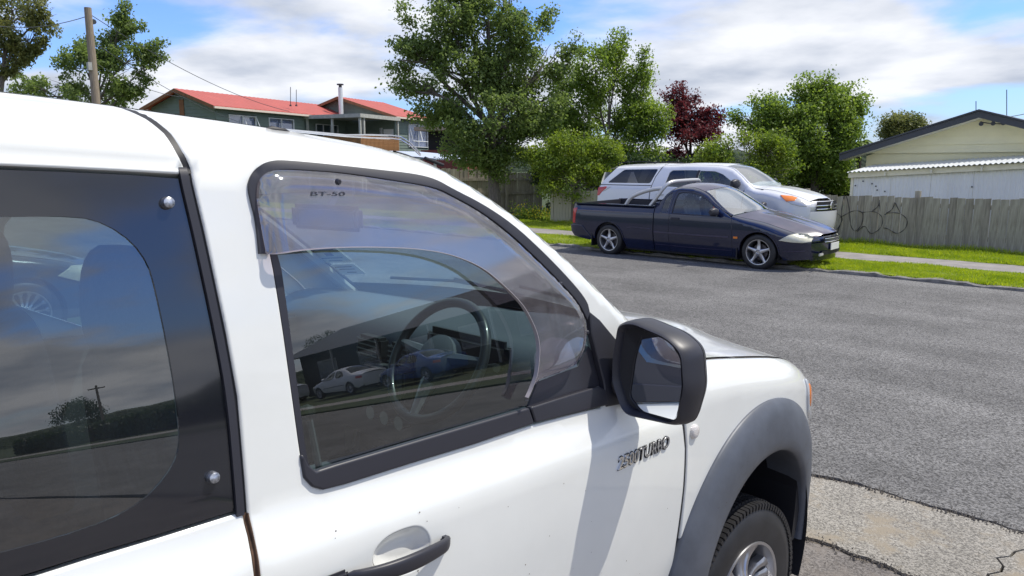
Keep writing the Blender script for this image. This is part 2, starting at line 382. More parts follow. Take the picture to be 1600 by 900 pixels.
def sheet(name, xs, rows, zf, m, thick=0.0, kind='structure'):
    """rows: list of functions y(x); the strip between the first and last, with its edges turned down"""
    g = G(); P = []
    if thick: P.append([(x, rows[0](x), zf(x, rows[0](x)) - thick) for x in xs])
    for r in rows: P.append([(x, r(x), zf(x, r(x))) for x in xs])
    if thick: P.append([(x, rows[-1](x), zf(x, rows[-1](x)) - thick) for x in xs])
    g.grid(P); o = g.obj(name, m); o['kind'] = kind; return o
def wob(seed, amp):
    R = random.Random(seed); ph = [(R.uniform(0.6, 1.4) * f, R.uniform(0, 6.3), amp * a) for f, a in ((1.3, 1), (3.1, .6), (8, .35), (19, .2), (47, .13), (110, .07))]
    return lambda x: sum(a * math.sin(f * x + p) for f, p, a in ph)
w1, w2, w3, w4 = wob(3, .05), wob(8, .04), wob(12, .06), wob(5, .05)
xs_far = list(np.arange(-120, -6, 3.0)) + list(np.arange(-6, 4, 0.03)) + list(np.arange(4, 90, 3.0))
# base ground
g = G(); ys = [-1500, -60, -9, -6.1, 2.9, 3.3, 12.4, 60, 1500]
g.grid([[(x, y, -0.06 + hgt(y)) for x in (-1500, -60, -20, 0, 20, 60, 1500)] for y in ys]); o = g.obj('ground', M_FIELD); o['kind'] = 'structure'
sheet('road', xs_far, [lambda x: 4.2 + w1(x), lambda x: 4.6, lambda x: 8.5, lambda x: 12.55, lambda x: 12.72], lambda x, y: 0.006 + 0.05 * math.sin(max(0, min(1, (y - 4.2) / 8.4)) * math.pi) * 0, M_ROAD, 0.05)
xa = [x for x in xs_far if -9 <= x <= 9]
def crackx(y): return -0.62 + 0.25 * (y - 3.5) + 0.03 * math.sin(y * 14) + 0.02 * math.sin(y * 37)
ap_l = [x for x in xa if x < -0.9] + list(np.linspace(-0.9, 0, 2))[:1]
def apron(name, x0, x1, left_cr, right_cr):
    g = G(); P = []
    for t in np.linspace(0, 1, 14):
        row = []
        for k in np.linspace(0, 1, max(20, int((x1 - x0) / 0.04))):
            x = x0 + (x1 - x0) * k; ya = 3.47 + w2(x); yb = 4.196 + w1(x) - 0.012 * abs(math.sin(x * 5.3)) ; y = ya + (yb - ya) * t
            if right_cr: x = x + (crackx(y) - 0.006 - x1) * k ** 6
            if left_cr: x = x + (crackx(y) + 0.006 - x0) * (1 - k) ** 6
            row.append((x, y, 0.0 + 0.004 * w3(x * 2 + y) * 10 * 0))
        P.append(row)
    low = [[(x, y, -0.05) for x, y, z in P[0]]] + P + [[(x, y, -0.05) for x, y, z in P[-1]]]
    P2 = [[(r[0][0], r[0][1], -0.05)] + r + [(r[-1][0], r[-1][1], -0.05)] for r in low]
    g.grid(P2); o = g.obj(name, M_APRON); o['kind'] = 'structure'
apron('kerb_crossing', -6.5, -0.62, False, True); apron('kerb_crossing', -0.62, 6.0, True, False)
sheet('driveway', [x for x in xa if -3.8 <= x <= 7], [lambda x: -9, lambda x: -6.1, lambda x: 0, lambda x: 2.9, lambda x: 3.2, lambda x: 3.44 + w2(x)], lambda x, y: -0.008 + hgt(y), M_DRIVE, 0.04)
sheet('driveway', [x for x in xa if -9 <= x <= -5.6], [lambda x: -9, lambda x: -6.1, lambda x: 2.9, lambda x: 4.1], lambda x, y: 0.0 + hgt(y), M_DRIVE, 0.04)
sheet('added_yard', [7.02, 12, 20, 40, 80], [lambda x: -9, lambda x: -6.1, lambda x: 2.9, lambda x: 4.1], lambda x, y: -0.008 + hgt(y), M_DRIVE, 0.04)  # unseen asphalt added so the windows mirror dark ground
for nm, f_, zz_ in (('joint_soil', lambda x: 4.19 + w1(x), .0015), ('joint_soil', lambda x: 3.46 + w2(x), -.011)): sheet(nm, xa, [lambda x, f_=f_: f_(x) - .03, lambda x, f_=f_: f_(x) + .03], lambda x, y, z_=zz_: z_ - .004 if y < 4 else z_ - .009, M_JOINT)
# crumbs of broken edge along the two joints
g = G(); R = random.Random(2)
for k in range(2600):
    x = R.uniform(-2.4, 0.6); base = (3.46 + w2(x)) if R.random() < .5 else (4.19 + w1(x)); y = base + R.gauss(0, .025); r = R.uniform(.002, .009)
    if R.random() < 0.12: y = R.uniform(2.9, 6.5); r *= .7
    a = R.uniform(0, 6)
    V = [(x + r * math.cos(a + i * 2.1) * R.uniform(.7, 1.2), y + r * math.sin(a + i * 2.1) * R.uniform(.7, 1.2), -0.004) for i in range(3)] + [(x, y, r * R.uniform(.6, 1.3) + (0.008 if y > 4.2 else 0))]
    g.add(V, [(0, 1, 3), (1, 2, 3), (2, 0, 3), (0, 2, 1)])
o = g.obj('gravel', mat('gravel', (0.2, 0.175, 0.14), 0.95, vary=0.5, scale=20)); tag(o, 'loose crumbs of broken concrete along the cracked kerb crossing joints', 'gravel'); o['kind'] = 'stuff'
# far side of the road
def vz(x, y): return 0.055 + 0.012 * w4(x * 1.3 + y * 2)
xv = list(np.arange(-120, -30, 3.0)) + list(np.arange(-30, 4, 0.12)) + [4.0]
xw = [4.0, 10, 30, 90]
sheet('verge', xw, [lambda x: 12.8, lambda x: 14.46], lambda x, y: .05, M_FIELD, .06); sheet('footpath', xw, [lambda x: 14.47, lambda x: 15.6], lambda x, y: .05, M_FOOT, .06)  # unseen stretch of verge, coloured dark to dull its reflection in the glass
sheet('kerb', xv, [lambda x: 12.70 + .3 * w1(x * 2), lambda x: 12.73 + .3 * w1(x * 2), lambda x: 12.86], lambda x, y: 0.045 + 0.25 * w3(x * 4) + (0.012 if y > 12.72 else 0), M_KERB, 0.08)
sheet('verge', xv, [lambda x: 12.80 + .8 * w2(x * 2), lambda x: 13.3, lambda x: 13.9, lambda x: 14.46 + .3 * w1(x * 3)], vz, M_TURF, 0.08)
sheet('footpath', xv, [lambda x: 14.42, lambda x: 15.62], lambda x, y: 0.05, M_FOOT, 0.06)
g = G()
sheet('grass_strip', xv, [lambda x: 15.58 + .4 * w3(x * 2), lambda x: 16.4, lambda x: 17.9], vz, M_TURF, 0.06)
def blades(name, label, regions, n, h, seed, m=M_BLADE):
    r = np.random.default_rng(seed); tot = sum(q[4] for q in regions); V = []; 
    for x0, x1, y0, y1, wt in regions:
        k = int(n * wt / tot); x = r.uniform(x0, x1, k); y = r.uniform(y0, y1, k)
        hh = h * r.uniform(.4, 1.2, k) * (1 + .5 * np.sin(x * 3.1 + y * 2) * np.sin(y * 4.3)); a = r.uniform(0, 6.28, k); wd = 0.007 + .007 * r.random(k)
        lx, ly = r.normal(0, .35, k) * hh, r.normal(0, .35, k) * hh; z = np.full(k, .045)
        V.append(np.stack([np.stack([x - wd * np.cos(a), y - wd * np.sin(a), z], 1), np.stack([x + wd * np.cos(a), y + wd * np.sin(a), z], 1), np.stack([x + lx, y + ly, z + hh], 1)], 1).reshape(-1, 3))
    V = np.concatenate(V); fast(name, V, 3, m)
    o = LAST[0]; tag(o, label, 'grass'); o['kind'] = 'stuff'
LAST = [None]
def fast(name, V, n, m, parent=None):
    me = bpy.data.meshes.new(name); k = len(V); f = k // n
    me.vertices.add(k); me.vertices.foreach_set('co', np.ascontiguousarray(V, dtype=np.float32).ravel())
    me.loops.add(k); me.loops.foreach_set('vertex_index', np.arange(k, dtype=np.int32))
    me.polygons.add(f); me.polygons.foreach_set('loop_start', np.arange(0, k, n, dtype=np.int32)); me.update(calc_edges=True)
    me.materials.append(m); o = bpy.data.objects.new(name, me); COL.objects.link(o)
    if parent is not None: o.parent = parent
    LAST[0] = o; return o
blades('grass', 'short bright green grass on the verge between the kerb and the footpath', [(-20, -7, 12.76, 14.42, 1.2), (-7, 1, 12.76, 14.42, 2.6)], 95000, 0.045, 1)
blades('grass', 'bright green grass strip between the footpath and the paling fence', [(-22, -7, 15.6, 17.5, 1), (-7, 1, 15.6, 17.5, 1.5)], 85000, 0.055, 2)
blades('grass', 'taller weedy grass tufts along the foot of the paling fence', [(-15, 1, 17.3, 17.52, 1)], 7000, 0.13, 3)

# ================================================================ FENCES
M_PALE = mat('weathered_paling', (0.24, 0.215, 0.17), 0.9, col2=(0.43, 0.395, 0.315), scale=4, stretch=(7, 7, .7), bump=0.4, bscale=30, bdist=0.004)
M_PALE2 = mat('grey_paling', (0.2, 0.178, 0.14), 0.9, col2=(0.39, 0.35, 0.28), scale=3, stretch=(9, 9, .6), bump=0.4, bscale=30, bdist=0.004)
M_PALE3 = mat('pale_paling', (0.38, 0.355, 0.27), 0.9, col2=(0.54, 0.505, 0.39), scale=3, stretch=(8, 8, .8), bump=0.3, bscale=30, bdist=0.004)
def board(w, t, h, m, name='paling', seed=0):
    R = random.Random(seed); g = G()
    V = []
    for z in (0, h * .33, h * .66, h):
        b = R.uniform(-.004, .004)
        V += [(-w / 2, b, z), (w / 2, b, z), (w / 2, t + b, z), (-w / 2, t + b, z)]
    V[12] = (-w / 2 + .003, V[12][1], h - R.uniform(0, .02)); V[15] = (-w / 2 + .003, V[15][1], V[12][2])
    Fc = [(i * 4 + a, i * 4 + (a + 1) % 4, i * 4 + 4 + (a + 1) % 4, i * 4 + 4 + a) for i in range(3) for a in range(4)] + [(12, 13, 14, 15), (3, 2, 1, 0)]
    g.add(V, Fc); o = g.obj(name, m); return o
def fence(name, label, X0, X1, Y, htop, pitch, mats, ang=0.0, zb=0.03, rails=(0.3, 0.95), rail_front=False):
    f = thing(name, label, 'fence', (X0, Y, 0), (0, 0, ang)); Ln = X1 - X0
    protos = [board(pitch * k, .018, 1.0, m, seed=i) for i, (k, m) in enumerate([(0.96, mats[0]), (0.985, mats[1 % len(mats)]), (0.94, mats[0]), (0.97, mats[1 % len(mats)]), (.985, mats[0])])]
    R = random.Random(len(label)); x = pitch / 2; used = set()
    while x < Ln:
        i = R.randrange(5); p = protos[i]
        q = p if i not in used else dupmesh(p, 'paling'); used.add(i); q.parent = f
        q.location = (x, R.uniform(-.004, .004), zb + R.uniform(-.02, .01)); q.scale = (1, 1, htop(x) + R.uniform(-.014, .014)); q.rotation_euler = (R.uniform(-.012, .012), R.uniform(-.006, .006), R.uniform(-.02, .02)); x += pitch * R.uniform(.985, 1.02)
    for i, p in enumerate(protos):
        if i not in used: bpy.data.objects.remove(p)
    for z in rails: G().box((Ln / 2, -0.025 if rail_front else .05, z), (Ln, .045, .09)).obj('rail', mats[0], f)
    for k in range(int(Ln / 2.4) + 1): G().box((min(Ln - .05, k * 2.4 + .05), -.09 if rail_front else .12, .6), (.1, .09, 1.3)).obj('post', mats[0], f)
    return f
fA = fence('paling_fence', 'weathered grey paling fence with black spray painted loops behind the parked utes', -9.6, 1.6, 17.62, lambda x: 1.08 + 0.004 * x, 0.152, [M_PALE, M_PALE2])
fB = fence('paling_fence', 'low pale newer paling fence just behind the tail of the navy ute', -15.05, -9.65, 17.6, lambda x: 1.04, 0.118, [M_PALE3, M_PALE3])
# far left boarded fence with a frame (beside the big tree)
a0 = at(846, 330, 27.6); a1 = at(690, 330, 26.0); dv = a0 - a1; La = math.hypot(dv[0], dv[1])
fC = fence('boarded_fence', 'tall grey boarded fence with exposed rails behind the big street tree', 0, La, 0, lambda x: 1.72 - 0.06 * x, 0.17, [M_PALE2, M_PALE], zb=0.0, rails=(0.16, .8, 1.3), rail_front=True)
fC.location = (a1[0], a1[1], 0); fC.rotation_euler = (0, 0, math.atan2(dv[1], dv[0]))
# graffiti: strokes of spray paint, on the face of the palings
M_SPRAY = mat('black_spray_paint', (0.045, 0.043, 0.045), 0.7)
strokes = [
 [(100,180),(180,185),(240,225),(262,265),(235,320),(200,350)],
 [(150,380),(190,355),(260,345),(320,360),(360,395),(380,430),(350,500),(310,560),(270,605),(220,612)],
 [(300,700),(320,580),(350,500),(372,420),(365,350),(375,230),(400,130)],
 [(425,130),(455,230),(468,350),(475,460),(490,530),(520,575),(545,582),(590,550),(630,480),(645,400),(635,350),(590,322),(520,320),(450,350),(390,385),(345,410)],
 [(620,345),(700,335),(780,330),(850,360),(890,410),(895,470),(860,550),(800,595),(745,615),(710,590),(680,530),(650,515),(620,540),(570,585)],
 [(765,320),(810,290),(850,240),(850,160),(852,260),(862,325)],
 [(915,375),(950,350),(1040,345),(1120,358),(1185,405),(1210,460),(1190,540),(1130,595),(1070,615),(1020,590),(960,550),(900,540)],
 [(940,350),(1000,320),(1035,270),(1045,200),(1075,270),(1120,350)],
]
M4 = np.array(fA.matrix_basis.inverted())
for s in strokes:
    pts = []
    for u, v in resample(chaikin(s, 2), 14, False):
        px, py = 1270 + u * 170 / 1391, 290 + v * 110 / 900; p = on(1, px, py, 17.606); pts.append((p[0] + 9.6, -0.0125, p[2]))
    g = G(); V = []
    for i, p in enumerate(pts):
        t = np.array(pts[min(i + 1, len(pts) - 1)]) - np.array(pts[max(i - 1, 0)]); t /= np.linalg.norm(t) + 1e-9; n = np.array([-t[2], 0, t[0]]) * (0.0052 + .003 * math.sin(i * .5))
        for sgn, y in ((1, 0), (-1, 0), (-1, .012), (1, .012)): V.append((p[0] + n[0] * sgn, p[1] + y, p[2] + n[2] * sgn))
    m_ = len(pts); g.add(V, [(i * 4 + a, i * 4 + (a + 1) % 4, i * 4 + 4 + (a + 1) % 4, i * 4 + 4 + a) for i in range(m_ - 1) for a in range(4)] + [(3, 2, 1, 0), tuple((m_ - 1) * 4 + a for a in range(4))])
    fixn(g.obj('graffiti', M_SPRAY, fA))

# ================================================================ CREAM HOUSE AND LEAN-TO ON THE RIGHT
M_CREAM = mat('cream_weatherboard', (0.86, 0.8, 0.5), 0.75, vary=0.04, scale=2)
M_WHITECLAD = mat('white_corrugate', (0.8, 0.82, 0.79), 0.6, vary=0.05, scale=1.5, stretch=(1, 1, .3))
M_GALV = mat('pale_steel_roof', (0.7, 0.72, 0.72), 0.35, metal=0.3, vary=0.05, scale=3)
M_CHAR = mat('charcoal_metal', (0.045, 0.05, 0.058), 0.45)
M_TRIM = mat('cream_trim', (0.8, 0.77, 0.6), 0.7, vary=0.08, scale=5)
hs = thing('cream_house', 'low cream house end with charcoal barge boards behind the paling fence', 'house', (-7, 20, 0))
def hz(px, py, Y): p = on(1, px, py, Y); return p[0] + 7, p[2]
apx, apz = hz(1537, 184, 20.6); lx, lz = hz(1322, 250, 20.6); slope = (apz - lz) / (apx - lx); rx = apx + 9; rz = apz - slope * 9
wl = hz(1352, 250, 20.6)[0]
def roofz(x): return apz - slope * abs(x - apx)
# boards of the gable wall
R = random.Random(9); zz = 0.2; n = 0
while zz < apz:
    z1 = min(zz + 0.19, apz); half = (apz - z1) / slope; half0 = (apz - zz) / slope
    xl, xr = max(wl, apx - half), min(2 * apx - wl, apx + half); xl0, xr0 = max(wl, apx - half0), min(2 * apx - wl, apx + half0)
    if zz > 2.04:
        g = G(); y0, y1 = 0.6, 0.6 - 0.004
        if abs(zz - 2.2) < .1: y0 -= .02; y1 -= .02
        g.add([(xl0, y0 - .012, zz), (xr0, y0 - .012, zz), (max(xr, xl + .02), y1, z1), (xl, y1, z1), (xl0, y0 + .05, zz), (xr0, y0 + .05, zz), (max(xr, xl + .02), y1 + .05, z1), (xl, y1 + .05, z1)],
              [(0, 1, 2, 3), (5, 4, 7, 6), (4, 5, 1, 0), (3, 2, 6, 7), (4, 0, 3, 7), (1, 5, 6, 2)]); g.obj('weatherboard', M_CREAM, hs)
    zz = z1; n += 1
G().prism([(wl, 0), (2 * apx - wl, 0), (2 * apx - wl, roofz(wl) - .05), (apx, apz - .05), (wl, roofz(wl) - .05)], 1, 0.67, 9).obj('wall', M_CREAM, hs)
for sgn in (-1, 1):
    xe = apx + sgn * (apx - lx); a = Vector((xe, 0, lz)); b = Vector((apx, 0, apz + .002))
    G().prism([(xe, lz - .02), (apx, apz - .02), (apx, apz + .13), (xe, lz + .13)], 1, 0.1, 0.14).obj('barge_board', M_CHAR, hs)
    o = G().prism([(xe - sgn * 0.01, lz + .135), (apx, apz + .135), (apx, apz + .17), (xe, lz + .17)], 1, 0.06, 9.2).obj('roof', M_CHAR, hs)
    G().prism([(xe, lz - .02), (apx, apz - .02), (apx, apz - .0), (xe, lz - .0)], 1, 0.145, 0.59).obj('soffit', M_TRIM, hs)
# lean-to with corrugated cladding
lt = thing('lean_to', 'white corrugated lean-to with shiny roof against the cream house', 'shed', (-7, 19, 0))
def lp(px, py): p = on(1, px, py, 19.0); return p[0] + 7, p[2]
xL, zL = lp(1334, 278); xR, zR = lp(1600, 264); sl = (zR - zL) / (xR - xL); LW = 8.2
def lz_(x): return zL + sl * (x - xL)
# corrugated sheets
x = xL; k = 0; sheets = [0, 0.85, 1.7, 2.55, 3.75, 4.8, 5.9, 7.0, 8.2]
for a, b in zip(sheets[:-1], sheets[1:]):
    P0, P1 = [], []
    amp = 0.011 if k < 4 else 0.003
    nn = int((b - a) / 0.02)
    for i in range(nn + 1):
        xx = xL + a + (b - a - .004) * i / nn; y = amp * math.sin(xx * 2 * math.pi / 0.085) - .003 * (k % 2)
        P0.append((xx, y, 0)); P1.append((xx, y, lz_(xx)))
    G().grid([P0, P1]).obj('cladding_sheet', M_WHITECLAD, lt, True); k += 1
G().box((xL - .03, .05, zL / 2), (.06, .14, zL)).obj('corner_board', M_TRIM, lt)
G().prism([(xL - .1, lz_(xL) - .0), (xL + LW, lz_(xL + LW)), (xL + LW, lz_(xL + LW) + .12), (xL - .1, lz_(xL) + .12)], 1, -.09, -.05).obj('fascia', M_TRIM, lt)
for k in range(8):
    xx = xL + .75 + k * .98; G().box((xx, -.13, lz_(xx) + .05), (.035, .09, .09)).obj('rafter_end', M_TRIM, lt)
P0, P1, P2, P3 = [], [], [], []
for i in range(420):
    xx = xL - .1 + i * (LW + .1) / 420; dz = .016 * math.sin(xx * 2 * math.pi / .1); zq = lz_(xx) + .15 + dz
    P0.append((xx, -.2, zq)); P1.append((xx, 1.6, zq + .17)); P2.append((xx, -.2, zq - .008)); P3.append((xx, 1.6, zq + .162))
G().grid([P2, P0, P1, P3]).obj('roof', M_GALV, lt, True)
R = random.Random(3)
for k in range(7):
    p = lp(*[(1349, 283), (1363, 287), (1369, 291), (1383, 299), (1371, 297), (1519, 292), (1337, 290)][k]); o = G().lathe([(.0, 0), (.018, 0), (.018, .01), (0, .01)], 8, 'z', (0, 0, 0)).obj('bolt', M_CHAR, lt); o.rotation_euler = (rad(90), 0, 0); o.location = (p[0], -.016, p[1])
# floodlight cluster and antennas
fl = thing('security_light', 'small dark twin floodlight bracket under the cream gable apex', 'light', tuple(on(1, 1550, 192, 20.5)))
G().tube([(-.24, 0, .03), (0, -.03, -.02), (.24, 0, -.03)], .012).obj('bracket', M_CHAR, fl)
for dx in (-.22, 0.02, .22): G().tube([(dx, 0, .02), (dx + .02, -.08, -.02)], [.03, .05], 10).obj('lamp_head', M_CHAR, fl)
for px, y0, y1, nm in ((1525, 158, 196, 'short thin antenna rod left of the cream house roof ridge'), (1573, 140, 188, 'tall thin antenna rod right of the cream house roof ridge')):
    p0, p1 = at(px, y1 + 8, 23), at(px, y0, 23); t = thing('antenna', nm, 'antenna', tuple(p0)); G().tube([(0, 0, 0), tuple(p1 - p0)], .012, 6).obj('rod', M_CHAR, t)
    G().box((0, 0, .1), (.07, .07, .2)).obj('mount', M_CHAR, t)

# ================================================================ GREEN HOUSE WITH RED ROOF
M_GREEN = mat('green_weatherboard', (0.17, 0.22, 0.19), 0.8, vary=0.08, scale=2)
M_REDROOF = mat('red_iron_roof', (0.42, 0.085, 0.065), 0.6, vary=0.08, scale=1.2, stretch=(1, 1, 1))
M_BROWN = mat('stained_timber', (0.24, 0.11, 0.05), 0.8, vary=0.2, scale=5)
M_RAILT = mat('deck_timber', (0.33, 0.16, 0.06), 0.8, vary=0.3, scale=9)
M_WHITE = mat('white_joinery', (0.75, 0.77, 0.78), 0.5)
M_GUTTER = mat('cream_gutter', (0.7, 0.6, 0.5), 0.6)
M_GREYW = mat('weathered_beam', (0.4, 0.4, 0.36), 0.8, vary=0.15, scale=5)
M_CURT = mat('net_curtain', (0.6, 0.62, 0.68), 0.8, vary=0.2, scale=6, stretch=(6, 6, .6))
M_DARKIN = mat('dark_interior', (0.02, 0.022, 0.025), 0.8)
GLS_H = glass('house_glass', (0.75, 0.78, 0.85), 0.10)
P0 = ld(-17.1, 43.8); ha = math.atan2(math.cos(math.atan2(.418, .908)), 0)  # placeholder
axa = ld(.418, .908); angH = math.atan2(axa[1], axa[0])
gh = thing('green_house', 'two storey green weatherboard house with red iron roof behind the white ute', 'house', (P0[0], P0[1], 0), (0, 0, angH))
# local: +x along ridge (away), +y to the left of it (gable across), eave z 5.2
EZ = 5.2
def boards_x(parent, x0, x1, y, z0, z1, holes=(), st=.2, m=M_GREEN, out=-1):
    z = z0
    while z < z1 - .01:
        zt_ = min(z + st, z1); segs = [(x0, x1)]
        for a, b, c, d in holes:
            if c < zt_ - .02 and d > z + .02:
                n2 = []
                for s0, s1 in segs:
                    if b <= s0 or a >= s1: n2.append((s0, s1)); continue
                    if a > s0: n2.append((s0, a))
                    if b < s1: n2.append((b, s1))
                segs = n2
        for s0, s1 in segs:
            G().add([(s0, y + out * .03, z), (s1, y + out * .03, z), (s1, y + out * .004, zt_), (s0, y + out * .004, zt_), (s0, y - out * .02, z), (s1, y - out * .02, z), (s1, y - out * .02, zt_), (s0, y - out * .02, zt_)],
                    [(0, 1, 2, 3), (5, 4, 7, 6), (4, 5, 1, 0), (3, 2, 6, 7), (4, 0, 3, 7), (1, 5, 6, 2)]).obj('weatherboard', m, parent)
        z = zt_
def boards_gable(parent, x, y0, y1, z0, ez, ap, st=.2):
    z = z0; yc = (y0 + y1) / 2
    while z < ap - .05:
        zt_ = min(z + st, ap)
        def lim(q):
            if q <= ez: return y0, y1
            k = (q - ez) / (ap - ez); return y0 + (yc - y0) * k, y1 + (yc - y1) * k
        a, b = lim(z); c, d = lim(zt_)
        if d - c < .02: c, d = yc - .01, yc + .01
        G().add([(x - .03, a, z), (x - .03, b, z), (x - .004, d, zt_), (x - .004, c, zt_), (x + .02, a, z), (x + .02, b, z), (x + .02, d, zt_), (x + .02, c, zt_)],
                [(3, 2, 1, 0), (6, 7, 4, 5), (0, 1, 5, 4), (7, 6, 2, 3), (7, 3, 0, 4), (2, 6, 5, 1)]).obj('weatherboard', M_GREEN, parent)
        z = zt_
def window(parent, x0, x1, y, z0, z1, n=2, openp=(), out=-1):
    wd = G(); t = .05
    for a, b, c, d in ((x0, x1, z0, z0 + t), (x0, x1, z1 - t, z1), (x0, x0 + t, z0 + t, z1 - t), (x1 - t, x1, z0 + t, z1 - t)): wd.box(((a + b) / 2, y + out * .035, (c + d) / 2), (b - a, .09, d - c))
    for k in range(1, n): xx = x0 + (x1 - x0) * k / n; wd.box((xx, y + out * .032, (z0 + z1) / 2), (.045, .08, z1 - z0 - 2 * t))
    f = wd.obj('window', M_WHITE, parent)
    G().box(((x0 + x1) / 2, y, (z0 + z1) / 2), (x1 - x0 - .08, .008, z1 - z0 - .08)).obj('pane', GLS_H, f)
    G().box(((x0 + x1) / 2, y - out * .1, (z0 + z1) / 2), (x1 - x0 - .02, .02, z1 - z0 - .02)).obj('curtain', M_CURT, f)
    for k in openp:                            # awning sash pushed out at its foot
        a = x0 + (x1 - x0) * k / n + .03; b = x0 + (x1 - x0) * (k + 1) / n - .03; zz0 = z0 + (z1 - z0) * .25; g = G(); d = .32
        for p, q in (((a, y + out * .09, z1 - .04), (b, y + out * .09, z1 - .04)), ((a, y + out * (.09 + d), zz0), (b, y + out * (.09 + d), zz0)), ((a, y + out * .09, z1 - .04), (a, y + out * (.09 + d), zz0)), ((b, y + out * .09, z1 - .04), (b, y + out * (.09 + d), zz0))): g.tube([p, q], .028, 4)
        s_ = g.obj('sash', M_WHITE, f)
    return f
# main wing: gable at x = 0 from y = 0 to y = 6.4, long wall y = 0
W1, AP1, LM = 5.1, 6.1, 13.0
holes = [(1.0, 3.2, 3.75, 4.75), (4.3, 6.6, 3.85, 4.75)]
G().prism([(0.02, 0), (LM, 0), (LM, EZ), (0.02, EZ)], 1, 0.12, 0.3).obj('wall', M_GREEN, gh)
G().prism([(0.02, 0), (W1, 0), (W1, EZ), (W1 / 2, AP1 - .1), (0.02, EZ)], 0, 0.02, 0.12).obj('wall', M_GREEN, gh)
G().box((LM / 2, W1, EZ / 2), (LM, .1, EZ)).obj('wall', M_GREEN, gh)
boards_x(gh, 0, 8.6, 0, 2.6, EZ, holes); boards_gable(gh, 0, 0, W1, 3.4, EZ, AP1)
for a, b, c, d in holes: window(gh, a, b, 0, c, d, 2, (1,) if a < 2 else ())
def roof_pair(parent, x0, x1, y0, y1, ez, ap, over=.45, fx=.5):
    yc = (y0 + y1) / 2; s = (ap - ez) / (yc - y0)
    for sg in (-1, 1):
        ye = yc + sg * ((y1 - y0) / 2 + over); ze = ap - s * abs(ye - yc)
        n = int((x1 - x0 + fx) / .38); Pt, Pb = [], []
        for k in range(n * 2 + 1):            # ribs of the sheet iron
            x = x0 - fx + (x1 - x0 + fx) * k / (n * 2); r = .02 if k % 2 else 0; Pt.append((x, yc, ap + .1 + r)); Pb.append((x, ye, ze + .1 + r))
        Pl = [(x, y, z - .05) for x, y, z in Pt]; Pk = [(x, y, z - .05) for x, y, z in Pb]
        fixn(G().grid([Pl, Pt, Pb, Pk, Pl]).obj('roof', M_REDROOF, parent))
        G().add([(x0 - fx - .02, yc, ap - .1), (x0 - fx - .02, ye, ze - .1), (x0 - fx - .02, ye, ze + .1), (x0 - fx - .02, yc, ap + .1), (x0 - fx + .03, yc, ap - .1), (x0 - fx + .03, ye, ze - .1), (x0 - fx + .03, ye, ze + .1), (x0 - fx + .03, yc, ap + .1)],
                [(0, 1, 2, 3), (7, 6, 5, 4), (0, 4, 5, 1), (1, 5, 6, 2), (2, 6, 7, 3), (3, 7, 4, 0)]).obj('barge_board', M_BROWN, parent)
        G().box(((x0 + x1 - fx) / 2, ye + sg * .04, ze), (x1 - x0 + fx, .09, .12)).obj('gutter', M_GUTTER, parent)
roof_pair(gh, 0, LM, 0, W1, EZ, AP1)
G().box((-.04, W1 / 2, 5.1), (.05, .35, 1.0)).obj('gable_vent', M_BROWN, gh)
# second wing: gable at x = 12.3, y from -4.1 to 4.9
X2, Y2a, Y2b, AP2, L2 = 12.3, -4.1, 4.9, 6.55, 5.4
boards_gable(gh, X2, Y2a, Y2b, 2.4, EZ, AP2)
G().prism([(Y2a, 0), (Y2b, 0), (Y2b, EZ), ((Y2a + Y2b) / 2, AP2 - .1), (Y2a, EZ)], 0, X2 + .03, X2 + .13).obj('wall', M_GREEN, gh)
boards_x(gh, X2, X2 + L2, Y2a, 1.6, EZ, [(X2 + 1.7, X2 + 4.4, 3.1, 4.75)]); window(gh, X2 + 1.7, X2 + 4.4, Y2a, 3.1, 4.75, 2, (0, 1))
G().prism([(X2 + .03, 0), (X2 + L2, 0), (X2 + L2, EZ), (X2 + .03, EZ)], 1, Y2a + .14, Y2a + .3).obj('wall', M_GREEN, gh)
G().box((X2 + L2, Y2a + .1, EZ / 2), (.1, .16, EZ)).obj('corner_board', M_GREEN, gh)
roof_pair(gh, X2, X2 + L2, Y2a, Y2b, EZ, AP2)
# deck with flat roof, posts, balustrade
DX0, DX1, DY0, DY1 = 7.6, 12.2, -4.6, -0.1
G().box(((DX0 + DX1) / 2, (DY0 + DY1) / 2, 4.98), (DX1 - DX0, DY1 - DY0, .06)).obj('porch_roof', M_GREYW, gh)
G().box((DX0 - .03, (DY0 + DY1) / 2, 4.95), (.05, DY1 - DY0 + .1, .24)).obj('fascia', M_GREYW, gh)
G().box(((DX0 + DX1) / 2, DY0 - .03, 4.95), (DX1 - DX0, .05, .24)).obj('fascia', M_GREYW, gh)
G().box(((DX0 + DX1) / 2, (DY0 + DY1) / 2, 2.6), (DX1 - DX0, DY1 - DY0, .12)).obj('deck', M_GREYW, gh)
for p in ((DX0 + .1, DY0 + .1), (DX0 + .1, -2.3), (DX0 + .1, -.25), (DX0 + .5, DY0 + .1), (DX1 - .15, DY0 + .1)):
    G().box((*p, 2.5), (.13, .13, 4.9)).obj('post', M_GREYW, gh)
bp = G().box((0, 0, .48), (.02, .11, .96)).obj('baluster', M_RAILT, gh); first = True
for k in range(30):
    b = bp if first else dupmesh(bp, 'baluster'); first = False; b.location = (DX0 + .02, DY0 + .1 + k * .145, 2.72)
for k in range(30):
    b = dupmesh(bp, 'baluster'); b.location = (DX0 + .1 + k * .148, DY0 + .02, 2.72); b.rotation_euler = (0, 0, rad(90))
G().box((DX0 + .04, (DY0 + DY1) / 2, 3.66), (.06, DY1 - DY0, .06)).obj('hand_rail', M_RAILT, gh)
window(gh, 8.9, 11.3, .08, 2.9, 4.6, 3)
window(gh, X2 - .1 - .0, X2 - .0, -3, 3.4, 4.4, 1)
o = G().box((X2 - .05, -3.6, 3.8), (.05, .8, 1.0)).obj('shutter', M_WHITE, gh)
